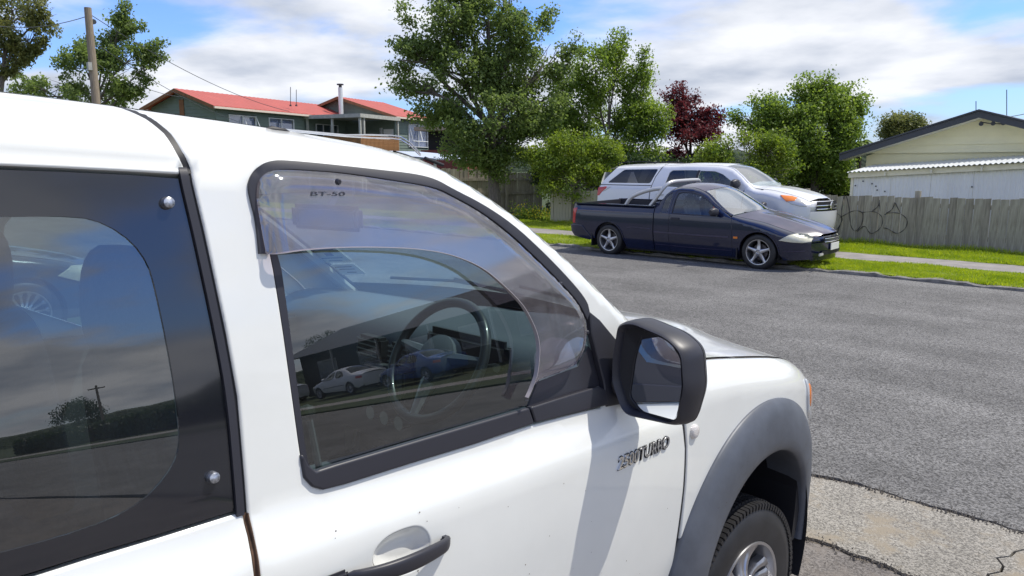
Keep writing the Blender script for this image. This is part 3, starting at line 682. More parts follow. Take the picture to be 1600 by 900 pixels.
# flue, aerials
fu = at(533, 172, 54); fl = thing('flue', 'tall steel chimney flue on the red roof of the green house', 'chimney', (fu[0], fu[1], fu[2] - .4))
G().tube([(0, 0, 0), (0, 0, 1.95)], .16, 14).obj('pipe', M_GALV, fl); G().tube([(0, 0, 1.95), (0, 0, 2.12)], .11, 12).obj('neck', M_CHAR, fl); G().tube([(0, 0, 2.12), (0, 0, 2.2)], .24, 12).obj('cowl', M_CHAR, fl)
for px, y0, dx in ((454, 136, 'left'), (463, 140, 'right')):
    p0, p1 = at(px, 166, 50), at(px, y0, 50); t = thing('aerial', 'thin %s aerial mast above the long red roof' % dx, 'aerial', tuple(p0)); G().tube([(0, 0, 0), tuple(p1 - p0)], .022, 5).obj('mast', M_CHAR, t); G().box((0, 0, .05), (.1, .1, .1)).obj('mount', M_CHAR, t)
# neighbour garage, dark red, behind the tree; light blue carport roof in front
p = at(712, 240, 52); nb = thing('red_garage', 'dark red garage with open front half hidden by the big tree', 'garage', (p[0], p[1], 0), (0, 0, angH))
G().box((0, 0, 1.4), (3.6, 3.4, 2.8)).obj('wall', mat('dark_red_wall', (0.2, 0.05, 0.04), .8, vary=.1), nb); G().box((0, 0, 4.2), (4.2, 4.0, .25)).obj('roof', mat('tan_fascia', (.4, .3, .22), .7), nb)
G().box((.4, 0.4, 3.45), (2.4, 2.6, 1.3)).obj('loft', M_DARKIN, nb)
p = at(668, 246, 40); cp = thing('carport', 'flat pale blue steel carport roof below the green house', 'carport', (p[0], p[1], 0), (0, 0, angH))
g = G(); Pt = [[(-3.5 + i * .1, y, 2.35 + z + .03 * (i % 2)) for i in range(71)] for y, z in ((-2.6, -.25), (2.6, .2))]; g.grid(Pt); g.grid([[(x, y, z - .06) for x, y, z in r] for r in Pt[::-1]]); g.obj('roof', mat('pale_blue_steel', (0.5, 0.56, 0.64), .4, vary=.05), cp)
for sx in (-3.3, 3.3):
    for sy in (-2.4, 2.4): G().box((sx, sy, 1.1), (.1, .1, 2.2)).obj('post', M_GREYW, cp)

# ================================================================ POLE AND WIRES
M_POLE = mat('pole_timber', (0.2, 0.155, 0.11), 0.9, col2=(0.34, 0.28, 0.21), scale=6, stretch=(8, 8, .5), bump=0.4, bscale=20)
pt = at(137, 12, 30); pl = thing('power_pole', 'weathered wooden power pole rising beyond the white roof', 'pole', (pt[0], pt[1], 0))
G().tube([(0, 0, -.2), (0, 0, pt[2])], [.19, .13], 14).obj('post', M_POLE, pl)
G().box((.05, -.14, pt[2] - 2.2), (.2, .14, .3)).obj('junction_box', M_GREYW, pl); G().tube([(.05, .16, pt[2] - .5), (.0, .16, pt[2] - .5)], .1, 8).obj('insulator', M_CHAR, pl)
def wire(a, b, sag, label, r=.012):
    a, b = np.array(a), np.array(b); pts = [a + (b - a) * t - np.array([0, 0, sag * 4 * t * (1 - t)]) for t in np.linspace(0, 1, 17)]
    o = thing('cable', label, 'cable', tuple(a)); G().tube([p - a for p in pts], r, 5).obj('strand', M_CHAR, o)
wire(pt - np.array([0, 0, .3]), at(-60, 25, 40), .5, 'overhead cable running left from the wooden pole top', .015)
wire(pt - np.array([0, 0, .2]), at(452, 174, 46), .5, 'upper service cable sloping down to the red roof eave', .015)
wire(pt - np.array([0, 0, 2.0]), at(290, 152, 44), .3, 'lower service cable from the pole to the red gable peak', .013)
wire(pt - np.array([0, 0, 1.2]), at(372, 190, 43), .3, 'pale cable sloping across the green gable wall', .013)
wire(at(1580, 182, 24), at(1680, 150, 30), .1, 'short cable above the cream house roof at far right', .012)
# ================================================================ TREES
M_BARK = mat('bark', (0.1, 0.085, 0.07), 0.9, col2=(0.2, 0.17, 0.14), scale=7, stretch=(6, 6, 1), bump=0.6, bscale=25)
M_STEM = mat('dark_stem', (0.06, 0.045, 0.035), 0.9, vary=0.2, scale=8)
def tree(name, label, D, lobes, base, m, nleaf, leaf, seed, cat='tree', group=None, trunk_r=.16, shoots=(), stemmat=M_BARK, droop=0.3, dense=0.55, thick=0.8, wz=.9, cl=24, gap=.5):
    """lobes: (x, y, rx, ry) in photo pixels measured at depth D; each becomes an ellipsoid of twigs"""
    r = np.random.default_rng(seed); k = D / F
    b = at(base[0], HY, D); b = np.array([b[0], b[1], 0.0]) if base[1] is None else at(base[0], base[1], D)
    b[2] = max(0, b[2]) if base[1] is not None else 0.0
    o = thing(name, label, cat, tuple(b), group=group)
    vd = np.array([math.cos(AZ), math.sin(AZ), 0]); C = []; 
    A = sum(q[2] * q[3] for q in lobes)
    wood = G(); cs = []
    for (x, y, rx, ry) in lobes:
        c = at(x, y, D + (r.random() - .5) * (min(rx, ry) * k) * 1.0) - b; Rx, Ry = rx * k, ry * k; Rd = max(Rx, Ry) * thick
        cs.append((c, Rx, Ry, Rd)); n = max(3, int(nleaf * 1.25 / cl * rx * ry / A))
        u = r.normal(size=(n, 3)); u /= np.linalg.norm(u, axis=1)[:, None]; rr = r.random(n) ** (1 / 3 * 1 / dense); rr = dense * rr ** .5 + (1 - dense) * r.random(n) ** .33
        q = u * rr[:, None]; P = c + q[:, :1] * Rx * rt + q[:, 1:2] * Rd * vd + np.array([0, 0, 1]) * q[:, 2:] * Ry
        C.append(P)
    # trunk and limbs
    top = max(c[2] for c, *_ in cs); mid = np.mean([c for c, *_ in cs], 0); lean = mid * np.array([1, 1, 0]) * .6
    zt_ = max(.5, min(c[2] - Ry for c, Rx, Ry, Rd in cs)); fork = np.array([lean[0] * .3, lean[1] * .3, zt_ * .9 + .1])
    spine = [np.array([0, 0, -.1]), fork * .5 + r.normal(size=3) * .03, fork, fork + (np.array([lean[0], lean[1], top * .75]) - fork) * .5, np.array([lean[0], lean[1], top * .85])]
    wood.tube(spine, [trunk_r * 1.2, trunk_r, trunk_r * .85, trunk_r * .5, trunk_r * .15], 10)
    for (c, Rx, Ry, Rd), P in zip(cs, C):
        t = min(.9, max(.05, (c[2] - fork[2]) / max(.1, top) * .6)); s0 = fork + (spine[-1] - fork) * t
        e = c; mdl = (s0 + e) / 2 + r.normal(size=3) * .08 * np.linalg.norm(e - s0) + np.array([0, 0, -.03])
        wood.tube([s0, mdl, e], [trunk_r * .42, trunk_r * .28, trunk_r * .12], 7)
        for j in range(min(len(P), 12)):
            p = P[r.integers(len(P))]; q = e + (mdl - e) * r.random() * .7; wood.tube([q, (p + q) / 2 + r.normal(size=3) * .05, p], [trunk_r * .13, trunk_r * .08, .006], 4, False)
    SH = [np.zeros((0, 3))]
    for (x0, y0, x1, y1) in shoots:           # whippy twigs that break the outline
        p0, p1 = at(x0, y0, D) - b, at(x1, y1, D) - b; wood.tube([p0, (p0 + p1) / 2 + r.normal(size=3) * .04, p1], [.03, .02, .006], 5)
        n = int(6 + np.linalg.norm(p1 - p0) * 13); t = r.random(n)[:, None]; SH.append(p0 + (p1 - p0) * t + r.normal(size=(n, 3)) * .06)
    wood.obj('trunk', stemmat, o, True)
    C = np.concatenate(C); ns = np.array([mnoise.noise(Vector(tuple(p * (1.15 if D < 30 else .8) + seed * 7.3))) for p in C]); C = np.concatenate([C[ns > np.quantile(ns, gap)]] + SH)
    n = len(C); sp = .15 + leaf * .8
    cc = np.repeat(C, cl, 0); axis = r.normal(size=(n, 3)) * np.array([1, 1, .5]); axis /= np.linalg.norm(axis, axis=1)[:, None]; axis = np.repeat(axis, cl, 0)
    p = cc + axis * (r.random((n * cl, 1)) - .5) * sp * 2.4 + r.normal(size=(n * cl, 3)) * sp * .36
    p[:, 2] = np.maximum(p[:, 2], .05)
    d = r.normal(size=(n * cl, 3)); d[:, 2] -= droop; d /= np.linalg.norm(d, axis=1)[:, None]
    s = np.cross(d, r.normal(size=(n * cl, 3)) * [.6, .6, 1.2]); s /= np.linalg.norm(s, axis=1)[:, None] + 1e-9
    l = (leaf * r.uniform(.6, 1.25, n * cl))[:, None]; ww = l * .32
    nn = np.cross(d, s) * l * .12
    V = np.stack([p - d * l * .5, p + s * ww + nn, p + d * l * .5, p - s * ww + nn], 1).reshape(-1, 3)
    fast('crown', V, 4, m, o); return o
LF_D = leafmat('leaf_dark_green', (0.105, 0.155, 0.045), (0.24, 0.31, 0.09), .48)
LF_M = leafmat('leaf_mid_green', (0.125, 0.195, 0.035), (0.3, 0.39, 0.08), .48)
LF_Y = leafmat('leaf_yellow_green', (0.085, 0.15, 0.025), (0.33, 0.40, 0.06), .42)
LF_R = leafmat('leaf_burgundy', (0.07, 0.02, 0.024), (0.22, 0.055, 0.06), .4)
LF_O = leafmat('leaf_olive', (0.11, 0.14, 0.045), (0.27, 0.27, 0.09), .38)
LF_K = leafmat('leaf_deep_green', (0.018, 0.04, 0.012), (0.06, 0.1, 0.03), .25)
tree('street_tree', 'tall dark green broadleaf tree rising over the white ute bonnet', 23.5,
     [(700,30,55,40),(660,90,45,28),(650,130,40,25),(760,30,50,45),(820,45,40,30),(720,110,70,50),(790,110,75,50),(850,100,45,35),(690,170,55,35),(770,180,85,45),(840,160,50,32),(740,230,60,35),(800,225,50,35),(770,262,50,25),(872,95,30,26),(700,-20,45,30),(780,-25,40,30),(640,75,22,14),(830,195,32,22)],
     (774, 332), LF_D, 84000, .112, 1, trunk_r=.2, shoots=[(640,40,626,2),(690,20,680,-20),(650,90,608,62),(640,110,612,100),(850,40,862,12),(880,90,902,62),(740,20,732,-20)], wz=1)
tree('birch_tree', 'loose light green tree with upright shoots right of the big street tree', 27,
     [(930,110,36,38),(965,100,26,36),(900,160,45,40),(960,170,50,40),(1000,150,30,40),(900,215,50,35),(970,225,48,35),(1015,215,32,32),(935,250,60,28),(1000,245,45,35),(900,190,40,40),(1020,185,28,26),(985,275,55,26),(870,210,28,34)],
     (945, 330), LF_M, 56000, .105, 2, trunk_r=.12, gap=.36, shoots=[(945,100,966,50),(960,110,975,58),(990,130,1010,72),(915,100,905,78),(1005,150,1012,98),(880,140,872,100)])
tree('purple_plum_tree', 'burgundy leaved plum tree between the green trees', 28.5,
     [(1075,200,36,38),(1095,225,36,30),(1062,180,24,26),(1070,245,42,25),(1108,190,20,18),(1050,228,25,28)],
     (1078, 320), LF_R, 17000, .11, 3, trunk_r=.12, stemmat=M_STEM, shoots=[(1060,165,1030,140),(1062,165,1055,135),(1090,190,1082,150),(1100,180,1120,168),(1108,195,1134,180),(1070,170,1068,128)])
tree('leafy_tree', 'bright green spreading tree beside the cream house', 24.5,
     [(1278,150,26,26),(1300,165,34,26),(1265,185,40,34),(1230,170,36,24),(1188,190,34,20),(1165,185,18,13),(1335,168,22,13),(1260,215,56,36),(1310,205,34,30),(1215,215,42,26),(1290,250,44,36),(1240,255,50,32),(1315,275,24,26),(1245,190,30,24)],
     (1275, 335), LF_M, 56000, .1, 4, trunk_r=.16, gap=.36, shoots=[(1255,170,1250,128),(1300,150,1330,135),(1310,185,1345,150),(1215,185,1190,160),(1170,200,1145,182),(1275,140,1262,118),(1285,135,1303,114),(1240,160,1248,130),(1320,160,1357,158),(1330,180,1350,172),(1185,175,1178,152),(1205,170,1200,148),(1150,190,1148,176)])
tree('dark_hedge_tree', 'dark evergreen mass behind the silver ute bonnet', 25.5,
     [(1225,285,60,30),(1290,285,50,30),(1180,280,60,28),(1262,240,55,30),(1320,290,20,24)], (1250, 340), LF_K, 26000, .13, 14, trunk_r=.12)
tree('yellow_green_shrub', 'yellow green spreading shrub behind the pale fence', 22.3,
     [(848,240,26,9),(885,222,30,8),(930,228,28,8),(900,240,40,9),(950,240,20,8),(862,256,34,9),(915,262,40,9),(880,278,44,9),(935,278,26,8),(868,296,34,9),(900,305,30,8)],
     (895, 350), LF_Y, 15000, .085, 5, trunk_r=.07, dense=.4, thick=1.2, gap=.3, shoots=[(850,240,822,236),(890,220,880,204),(930,228,948,210),(945,240,968,232),(860,258,832,262),(915,225,912,206),(900,250,960,262)])
tree('dark_shrub', 'dark green shrub filling the gap beside the boarded fence', 24.6,
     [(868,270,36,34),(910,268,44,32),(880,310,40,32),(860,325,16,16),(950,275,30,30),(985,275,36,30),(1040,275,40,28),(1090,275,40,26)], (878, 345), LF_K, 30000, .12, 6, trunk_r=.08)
tree('yellow_green_bush', 'yellow green bush behind the cab of the silver ute', 20.6,
     [(1170,225,38,17),(1205,235,36,20),(1125,240,30,16),(1160,262,50,20),(1215,268,38,20),(1110,258,22,14),(1180,285,50,18)],
     (1170, 350), LF_Y, 19000, .08, 7, trunk_r=.07, dense=.45, gap=.35, shoots=[(1170,225,1160,205),(1200,235,1215,208),(1125,240,1095,232),(1215,240,1245,235),(1140,235,1130,215),(1110,260,1090,250)])
tree('gum_tree', 'tall olive green gum tree at the left edge of the view', 46,
     [(20,15,60,34),(60,45,34,26),(0,50,40,24),(-40,20,50,50),(70,20,22,20),(30,70,30,18),(5,100,28,30)],
     (10, 300), LF_O, 16000, .2, 8, trunk_r=.22, shoots=[(40,100,70,60),(10,120,60,72)])
tree('round_tree', 'dark green tree behind the wooden power pole', 38,
     [(185,45,24,26),(165,80,44,28),(205,90,34,22),(130,100,40,24),(180,120,48,24),(110,130,44,20),(70,140,50,20),(200,140,26,14),(40,150,40,16),(225,105,18,10),(150,150,60,22)],
     (165, 330), LF_D, 22000, .17, 9, trunk_r=.16, shoots=[(185,40,200,2),(190,50,222,40),(215,85,255,65),(220,90,256,90),(210,110,232,128),(205,140,220,142)])
# tree ferns behind the cream house roof
def fern(name, label, px, py, D, Rp, n, m, seed, arch=.5):
    b = at(px, py, D); r = random.Random(seed); o = thing(name, label, 'tree fern', (b[0], b[1], 0)); R0 = Rp * D / F
    G().tube([(0, 0, 0), (.03, 0, b[2] * .5), (0, 0, b[2])], [.14, .1, .09], 8).obj('trunk', M_STEM, o)
    for k in range(n):
        a = 2 * math.pi * k / n + r.uniform(-.2, .2); Lf = R0 * r.uniform(.85, 1.1); up_ = r.uniform(.1, .75); g = G(); pts = []
        for i in range(12):
            t = i / 11; pts.append(Vector((math.cos(a) * Lf * t, math.sin(a) * Lf * t, b[2] + Lf * (up_ * t * 1.5 - (up_ * .9 + arch) * t * t))))
        g.tube(pts, .012, 3, False)
        for i in range(1, 12):
            t = i / 11; wd = Lf * .2 * math.sin(math.pi * min(1, t * .9 + .1)) + .02; sd = Vector((-math.sin(a), math.cos(a), 0)); f = (pts[i] - pts[i - 1]).normalized()
            for sg in (-1, 1):
                for h in (0, .33, .66):
                    p = pts[i - 1].lerp(pts[i], h); e = p + sd * sg * wd + f * wd * .3 - Vector((0, 0, wd * .25)); g.add([p, p + f * .06, e], [(0, 1, 2)])
        g.obj('frond', m, o)
tree('flat_topped_tree', 'flat crowned olive tree above the charcoal roof edge', 29,
     [(1405,190,34,10),(1384,198,20,9),(1428,198,18,8),(1402,206,30,10),(1395,216,24,8)], (1402, 300), LF_O, 16000, .09, 21, trunk_r=.1, gap=.3)
fern('tree_fern', 'small upright tree fern beside the bright green tree', 1343, 226, 26, 26, 15, LF_M, 2, .55)
# yellow flowers by the boarded fence
def flowers(label, px, D, Rr, seed):
    b = at(px, HY, D); r = np.random.default_rng(seed); o = thing('flowering_bush', label, 'flowering bush', (b[0], b[1], .04))
    n = 1500; u = r.normal(size=(n, 3)) * [Rr, Rr * .6, Rr * .55]; u[:, 2] = np.abs(u[:, 2]); d = r.normal(size=(n, 3)); d /= np.linalg.norm(d, axis=1)[:, None]; s = np.cross(d, r.normal(size=(n, 3))); s /= np.linalg.norm(s, axis=1)[:, None]
    V = np.stack([u - d * .05, u + s * .018, u + d * .05, u - s * .018], 1).reshape(-1, 3); fast('foliage', V, 4, LF_M, o)
    n = 110; u = r.normal(size=(n, 3)) * [Rr, Rr * .6, Rr * .5]; u[:, 2] = np.abs(u[:, 2]) + .1; g = G()
    for p in u:
        k = r.uniform(.018, .032); g.add([p + np.array([math.cos(t) * k, -.02, math.sin(t) * k]) for t in np.linspace(0, 5.2, 6)], [(0, 1, 2, 3, 4, 5)])
    q = g.obj('blossom', mat('yellow_petal', (.75, .6, .03), .6), o); q['kind'] = 'stuff'
    G().tube([(0, 0, 0), (0, 0, .3)], .02, 5).obj('stem', M_STEM, o)
flowers('bush dotted with yellow daisies at the left foot of the boarded fence', 828, 24.3, .36, 1)
flowers('smaller yellow flowered bush against the pale fence end', 856, 23.8, .26, 2)
fr = at(924, 286, 22.8); o = thing('white_flower', 'single white flower on a thin stalk above the pale fence', 'flower', (fr[0], fr[1], 0)); G().tube([(0, 0, 0), (0, 0, fr[2])], .008, 4).obj('stalk', M_STEM, o); G().lathe([(0, 0), (.09, .03), (.07, .05), (0, .02)], 10, 'z', (0, 0, fr[2])).obj('petals', M_WHITE, o)
# ================================================================ THE WHITE UTE (nearest)
M_PAINT = mat('white_paint', (0.775, 0.785, 0.745), 0.3, coat=1.0, vary=0.03, scale=2.2)
M_BLACKP = mat('black_trim', (0.028, 0.028, 0.036), 0.42, spec=0.5, bump=0.05, bscale=300, bdist=.001)
M_GREYP = mat('grey_flare_plastic', (0.085, 0.095, 0.115), 0.45, vary=0.16, scale=7, spec=0.5, bump=0.04, bscale=200, bdist=.001)
M_RUBBER = mat('black_rubber', (0.012, 0.012, 0.015), 0.55)
M_FRIT = mat('black_glass_border', (0.012, 0.013, 0.018), 0.08, coat=1.0)
M_CHROME = mat('chrome', (0.75, 0.75, 0.76), 0.12, metal=1.0)
M_ALLOY = mat('alloy_silver', (0.5, 0.5, 0.51), 0.3, metal=0.85, coat=.3)
M_TYRE = mat('tyre_rubber', (0.018, 0.018, 0.02), 0.5, vary=.3, scale=9)
M_DASH = mat('dash_plastic', (0.10, 0.11, 0.125), 0.6)
M_SEAT = mat('seat_fabric', (0.12, 0.125, 0.14), 0.95, vary=0.2, scale=12, bump=.2, bscale=120)
M_LINER = mat('headlining', (0.36, 0.36, 0.35), 0.95)
M_CARPET = mat('carpet', (0.02, 0.02, 0.022), 0.95)
M_AMBER = mat('amber_lens', (0.8, 0.22, 0.02), 0.15, coat=.8)
M_RUST = mat('rust', (0.09, 0.05, 0.03), 0.9, vary=.4, scale=30)
GL_FRONT = glass('front_window_glass', (0.54, 0.67, 0.68), 0.15, dirt_haze=0.012)
GL_REAR = glass('tinted_window_glass', (0.40, 0.49, 0.52), 0.15, dirt_haze=0.02)
GL_WIND = glass('windscreen_glass', (0.74, 0.84, 0.82), 0.07, dirt_haze=0.02)
GL_VISOR = glass('smoke_acrylic', (0.70, 0.60, 0.66), 0.16, rough=0.04, dirt_haze=0.17, dcol=(.62, .57, .60))  # milky lilac haze painted in for the sky's reflection on the visor
GL_MIRROR = mat('mirror_glass', (0.85, 0.87, 0.9), 0.01, metal=1.0)
ROOT = np.array([-2.0, 2.42, 0.0]); TR = rad(3.5)
ute = thing('white_ute', 'white utility truck with grey flares and smoked window visor close to the camera', 'ute', tuple(ROOT), (-TR, 0, 0))
def toloc(p):
    q = np.asarray(p) - ROOT; c, s_ = math.cos(TR), math.sin(TR)
    return np.array([q[0], c * q[1] - s_ * q[2], s_ * q[1] + c * q[2]])
def rayloc(px, py):
    d = ray(px, py); c, s_ = math.cos(TR), math.sin(TR); return toloc(CAMP), np.array([d[0], c * d[1] - s_ * d[2], s_ * d[1] + c * d[2]])
prof = tab([(0.2, .84), (0.45, .895), (0.62, .915), (0.85, .925), (0.985, .92), (1.03, .912), (1.075, .886), (1.105, .874), (1.12, .872)])
zt_h = tab([(-3.2, 1.763), (-2.6, 1.777), (-2.23, 1.780), (-1.94, 1.774), (-1.62, 1.758), (-1.46, 1.735), (-1.35, 1.695), (-1.18, 1.61), (-1.02, 1.51), (-.81, 1.365), (-.74, 1.315), (-.6, 1.215), (-.42, 1.12), (0, 1.1)])
ins_a = tab([(-2.6, .17), (-1.6, .15), (-1.35, .11), (-1.0, .075), (-.7, .06), (0, .05)])
ins_b = tab([(-2.6, .1), (-1.6, .09), (-1.35, .075), (-1.0, .065), (-.7, .055), (0, .05)])
def rnd(z, zt, a, b):
    d = np.clip((z - (zt - b)) / b, 0, 1); return a * (1 - np.sqrt(np.maximum(0, 1 - d * d)))
def S_up(s, z):                                # cab side: below the belt upright, above it leaning in 10 degrees
    s, z = np.broadcast_arrays(np.asarray(s, float), np.asarray(z, float))
    x = np.where(z < 1.12, prof(z), .872 - np.tan(rad(8.4)) * (z - 1.12) - .03 * np.maximum(0, z - 1.12) ** 2)
    tap = np.where(s > -1.3, .035 * (np.maximum(0, s + 1.3)) ** 2, 0) * np.clip((z - 1.0) / .3, 0, 1)
    gr = .0035 * np.exp(-((z - 1.677) / .007) ** 2) * np.clip((-1.86 - s) / .08, 0, 1)
    return x - tap - gr - rnd(z, zt_h(s), ins_a(s), ins_b(s))
zf_h = tab([(-.8, 1.17), (-.62, 1.168), (-.356, 1.155), (-.06, 1.125), (.267, 1.08), (.45, 1.03), (.62, .95), (.72, .86)])
def plan_h(s): s = np.asarray(s, float); return .45 * (1 - np.sqrt(np.maximum(0.02, 1 - np.clip((s - .08) / .84, 0, 1) ** 2.2)))
def S_fen(s, z):                               # front wing
    s, z = np.broadcast_arrays(np.asarray(s, float), np.asarray(z, float))
    x = .92 - .03 * np.maximum(0, .8 - z) ** 1.2 - .06 * np.maximum(0, z - .85) ** 1.3
    r = rnd(z, zf_h(s), .1, .12); k = np.clip((s + .75) / .3, 0, 1); shoulder = prof(np.minimum(z, 1.12))
    return np.minimum(x * k + shoulder * (1 - k), x) - r - plan_h(s)
def L_(px, py, S=S_up, off=0.0):               # pixel -> (s, z) on a body surface raised by off
    o, d = rayloc(px, py); x = .9
    for _ in range(25):
        t = (x - o[0]) / d[0]; p = o + t * d; x = x * .4 + .6 * (float(S(p[1], p[2])) + off)
    return (p[1], p[2])
def LL(pts, S=S_up, off=0.0): return [L_(a, b, S, off) for a, b in pts]
def PX(px, py, X): o, d = rayloc(px, py); t = (X - o[0]) / d[0]; p = o + t * d; return (p[1], p[2])
# --- outlines read from the photograph
GAPB = [(298, 262), (303, 285), (322, 365), (355, 520), (373, 620), (385, 760), (388, 802)]           # front edge of the rear door
GAPL = [(388, 802), (396, 835), (404, 880), (407, 905)]
gap_s = LL(GAPB) ; gap_l = LL(GAPL)
hole_px = [(505, 764), (489, 759), (477, 746), (471, 716), (455, 600), (441, 500), (424, 395), (406, 330), (397, 300), (398, 283), (408, 268), (425, 258), (445, 256), (487, 259), (540, 264), (593, 271), (647, 277), (680, 285), (720, 303), (760, 326), (800, 354), (847, 395), (893, 443), (917, 478), (925, 520), (935, 560), (944, 600), (948, 636), (913, 643), (833, 664), (742, 694), (634, 726), (543, 755)]
hole = LL(chaikin(hole_px, 1, True))
top_line = [(-2.0, 1.676), (-1.9, 1.69), (-1.85, 1.7)]
inn = LL([(405, 255), (440, 243), (540, 252), (640, 264), (700, 284), (760, 316), (800, 344), (847, 385), (893, 433), (920, 468), (945, 500), (962, 522), (985, 548)])
fd_low = [(-.62, 1.105), (-.605, 1.0), (-.59, .93), (-.586, .8), (-.59, .6), (-.6, .42)]
GC = LL([(297, 243), (293, 222), (286, 205), (277, 195)]) ; 0
GC = [(-2.008, 1.703), (-2.016, 1.732), (-2.030, 1.756), (-2.050, 1.7745)]
door = [gap_s[0]] + GC + [(s, float(zt_h(s)) - .0005) for s in np.linspace(-2.04, -.53, 90)] + [(-.53, 1.14)] + fd_low + [(-1.9, .4)] + gap_l[::-1] + gap_s[::-1]
bowl = chaikin(LL([(582, 882), (586, 860), (604, 840), (632, 827), (655, 822), (668, 832), (674, 850), (662, 880), (640, 896), (600, 899)]), 2, True)
def S_bowl(s, z):
    s, z = np.broadcast_arrays(np.asarray(s, float), np.asarray(z, float)); P = np.stack([s.ravel(), z.ravel()], 1); d = dist(P, np.array(bowl)); d = np.where(inpoly(P, bowl), d, 0).reshape(s.shape)
    k = np.clip(d / .03, 0, 1); return S_up(s, z) - .003 - .017 * np.sin(k * math.pi / 2)
panel('front_door', door, M_PAINT, ute, S_up, [hole, bowl], grid=.03, er=.005, thick=.02)
panel('handle_recess', bowl, M_PAINT, ute, S_bowl, grid=.006, er=0, thick=0, step=.006)
# rear door: painted frame over the glass and sill under it
gt = LL([(0, 257), (100, 261), (200, 266), (290, 271)]); gbm = LL([(61, 900), (140, 875), (250, 842), (378, 802)])
back = -3.1
rd_top = [(back, 1.66)] + [(gt[0][0] - .3, gt[0][1] - .005)] + gt + [(gap_s[0][0] - .009, gap_s[0][1] - .006)] + [(a - .010, b - .001) for a, b in GC] + [(s, float(zt_h(s)) - .0004) for s in np.linspace(-2.07, back, 30)]
panel('rear_door_frame', rd_top, M_PAINT, ute, S_up, grid=.022, er=.004, thick=.02, step=.012)
gl_ = [(a - .008, b) for a, b in gap_l]
rd_low = [(back, .4), (-1.93, .4)] + gl_[::-1] + [(gbm[-1][0] - .0, gbm[-1][1])] + gbm[::-1] + [(back, gbm[0][1] - .005)]
panel('rear_door', rd_low, M_PAINT, ute, S_up, grid=.035, er=.006, thick=.02)
# rust line in the shut gap, black weatherstrip beside the rear glass
def ribbon(name, pts, w_, th, m, S=S_up, off=0.0, parent=ute, n=2):
    P = resample(chaikin(pts, 2), .02, False); rows = [[], [], [], []]
    for i, p in enumerate(P):
        t = P[min(i + 1, len(P) - 1)] - P[max(i - 1, 0)]; t = t / (np.linalg.norm(t) + 1e-9); nn = np.array([-t[1], t[0]]) * w_ / 2
        for k, (sg, h) in enumerate(((-1, -.01), (-1, th), (1, th), (1, -.01))):
            q = p + nn * sg; rows[k].append((float(S(q[0], q[1])) + off + h, q[0], q[1]))
    return fixn(G().grid(rows).obj(name, m, parent, True))
ribbon('weatherstrip', [(a - .014, b) for a, b in gap_s], .013, .001, M_BLACKP, off=.001)
ribbon('seal_and_gap_shade', [(a - .002, b) for a, b in gap_s], .012, .001, M_RUBBER, off=-.008)
ribbon('seal_and_gap_shade', [(gap_s[0][0] - .004, gap_s[0][1] - .01)] + [(a - .005, b - .0008) for a, b in GC], .016, .001, M_RUBBER, off=-.005)
ribbon('rust_line', [(a - .004, b) for a, b in gap_l], .006, .0, M_RUST, off=-.006)
ribbon('rust_line', [(a - .0005, b) for a, b in gap_l], .0018, .0008, M_RUST, off=.0)
# rear side window: black border with the clear middle, thumb caps
gf = [(a - .021, b) for a, b in gap_s]
border = [(back, 1.655)] + [(gt[0][0] - .3, gt[0][1] - .012)] + [(a, b - .006) for a, b in gt[:3]] + [(gf[0][0], gt[-1][1] - .008)] + gf[1:] + [(a, b + .006) for a, b in gbm[::-1]] + [(back, gbm[0][1] + .0)]
clear_px = [(-120, 338), (0, 338), (125, 337), (170, 350), (210, 378), (234, 412), (245, 450), (262, 530), (276, 610), (284, 680), (280, 712), (262, 745), (225, 785), (170, 815), (90, 842), (0, 866)]
clear = LL(clear_px); clear = [(back + .25, clear[0][1])] + clear + [(back + .25, clear[-1][1])]
clear = chaikin(clear, 1, True)
panel('rear_window_border', border, M_FRIT, ute, S_up, [clear], grid=.04, er=.0015, thick=.004, off=-.004)
gl_out = [tuple(p) for p in offs(np.array(resample(clear, .03))[::(1)], .012 if area(clear) < 0 else -.012)]
panel('rear_window', gl_out, GL_REAR, ute, S_up, grid=.04, er=0, thick=0, off=-.0085)
for px, py in ((262, 317), (333, 746)):
    s_, z_ = L_(px, py); x_ = float(S_up(s_, z_))
    o = G().lathe([(0, .009), (.005, .0088), (.0085, .007), (.0098, .003), (.0102, -.004)], 24).obj('window_cap', mat('scuffed_steel', (.42, .44, .48), .38, metal=.9, vary=.5, scale=160), ute, True)
    o.location = (x_ + .0, s_, z_); o.rotation_euler = (0, rad(-9), 0)
# front window glass
panel('front_window', [tuple(p) for p in offs(np.array(resample(hole, .04)), .004 if area(hole) < 0 else -.004)], GL_FRONT, ute, S_up, grid=.05, er=0, thick=0, off=-.016)
# black channel round the glass (rear edge and top)
chan = chaikin([(505, 764), (489, 759), (477, 746), (471, 716), (455, 600), (441, 500), (424, 395), (406, 330)], 1) 
chin = chaikin([(406, 330), (437, 395), (452, 500), (465, 600), (480, 716), (486, 732), (497, 737), (520, 730)], 1)
panel('window_channel', LL(chan) + LL(chin), M_BLACKP, ute, S_up, grid=.03, er=.001, thick=.016, off=-.001, step=.012)
# outer sill moulding in two pieces
m1 = LL([(505, 766), (488, 761), (475, 747), (470, 712), (474, 712), (482, 728), (494, 737), (525, 727), (670, 684), (826, 638), (834, 662), (742, 694), (634, 727), (543, 756)], off=.004)
m2 = LL([(829, 637), (870, 624), (936, 604), (946, 610), (950, 633), (913, 642), (837, 661)], off=.004)
for q in (m1, m2): panel('sill_moulding', q, M_BLACKP, ute, S_up, grid=.02, er=.004, thick=.014, off=.007, step=.01)
# dark line of the wiper seal on the glass
ribbon('glass_seal', LL([(500, 738), (670, 686), (826, 639)], off=-.01), .006, .004, mat('seal_teal', (.03, .05, .055), .3), off=-.013)
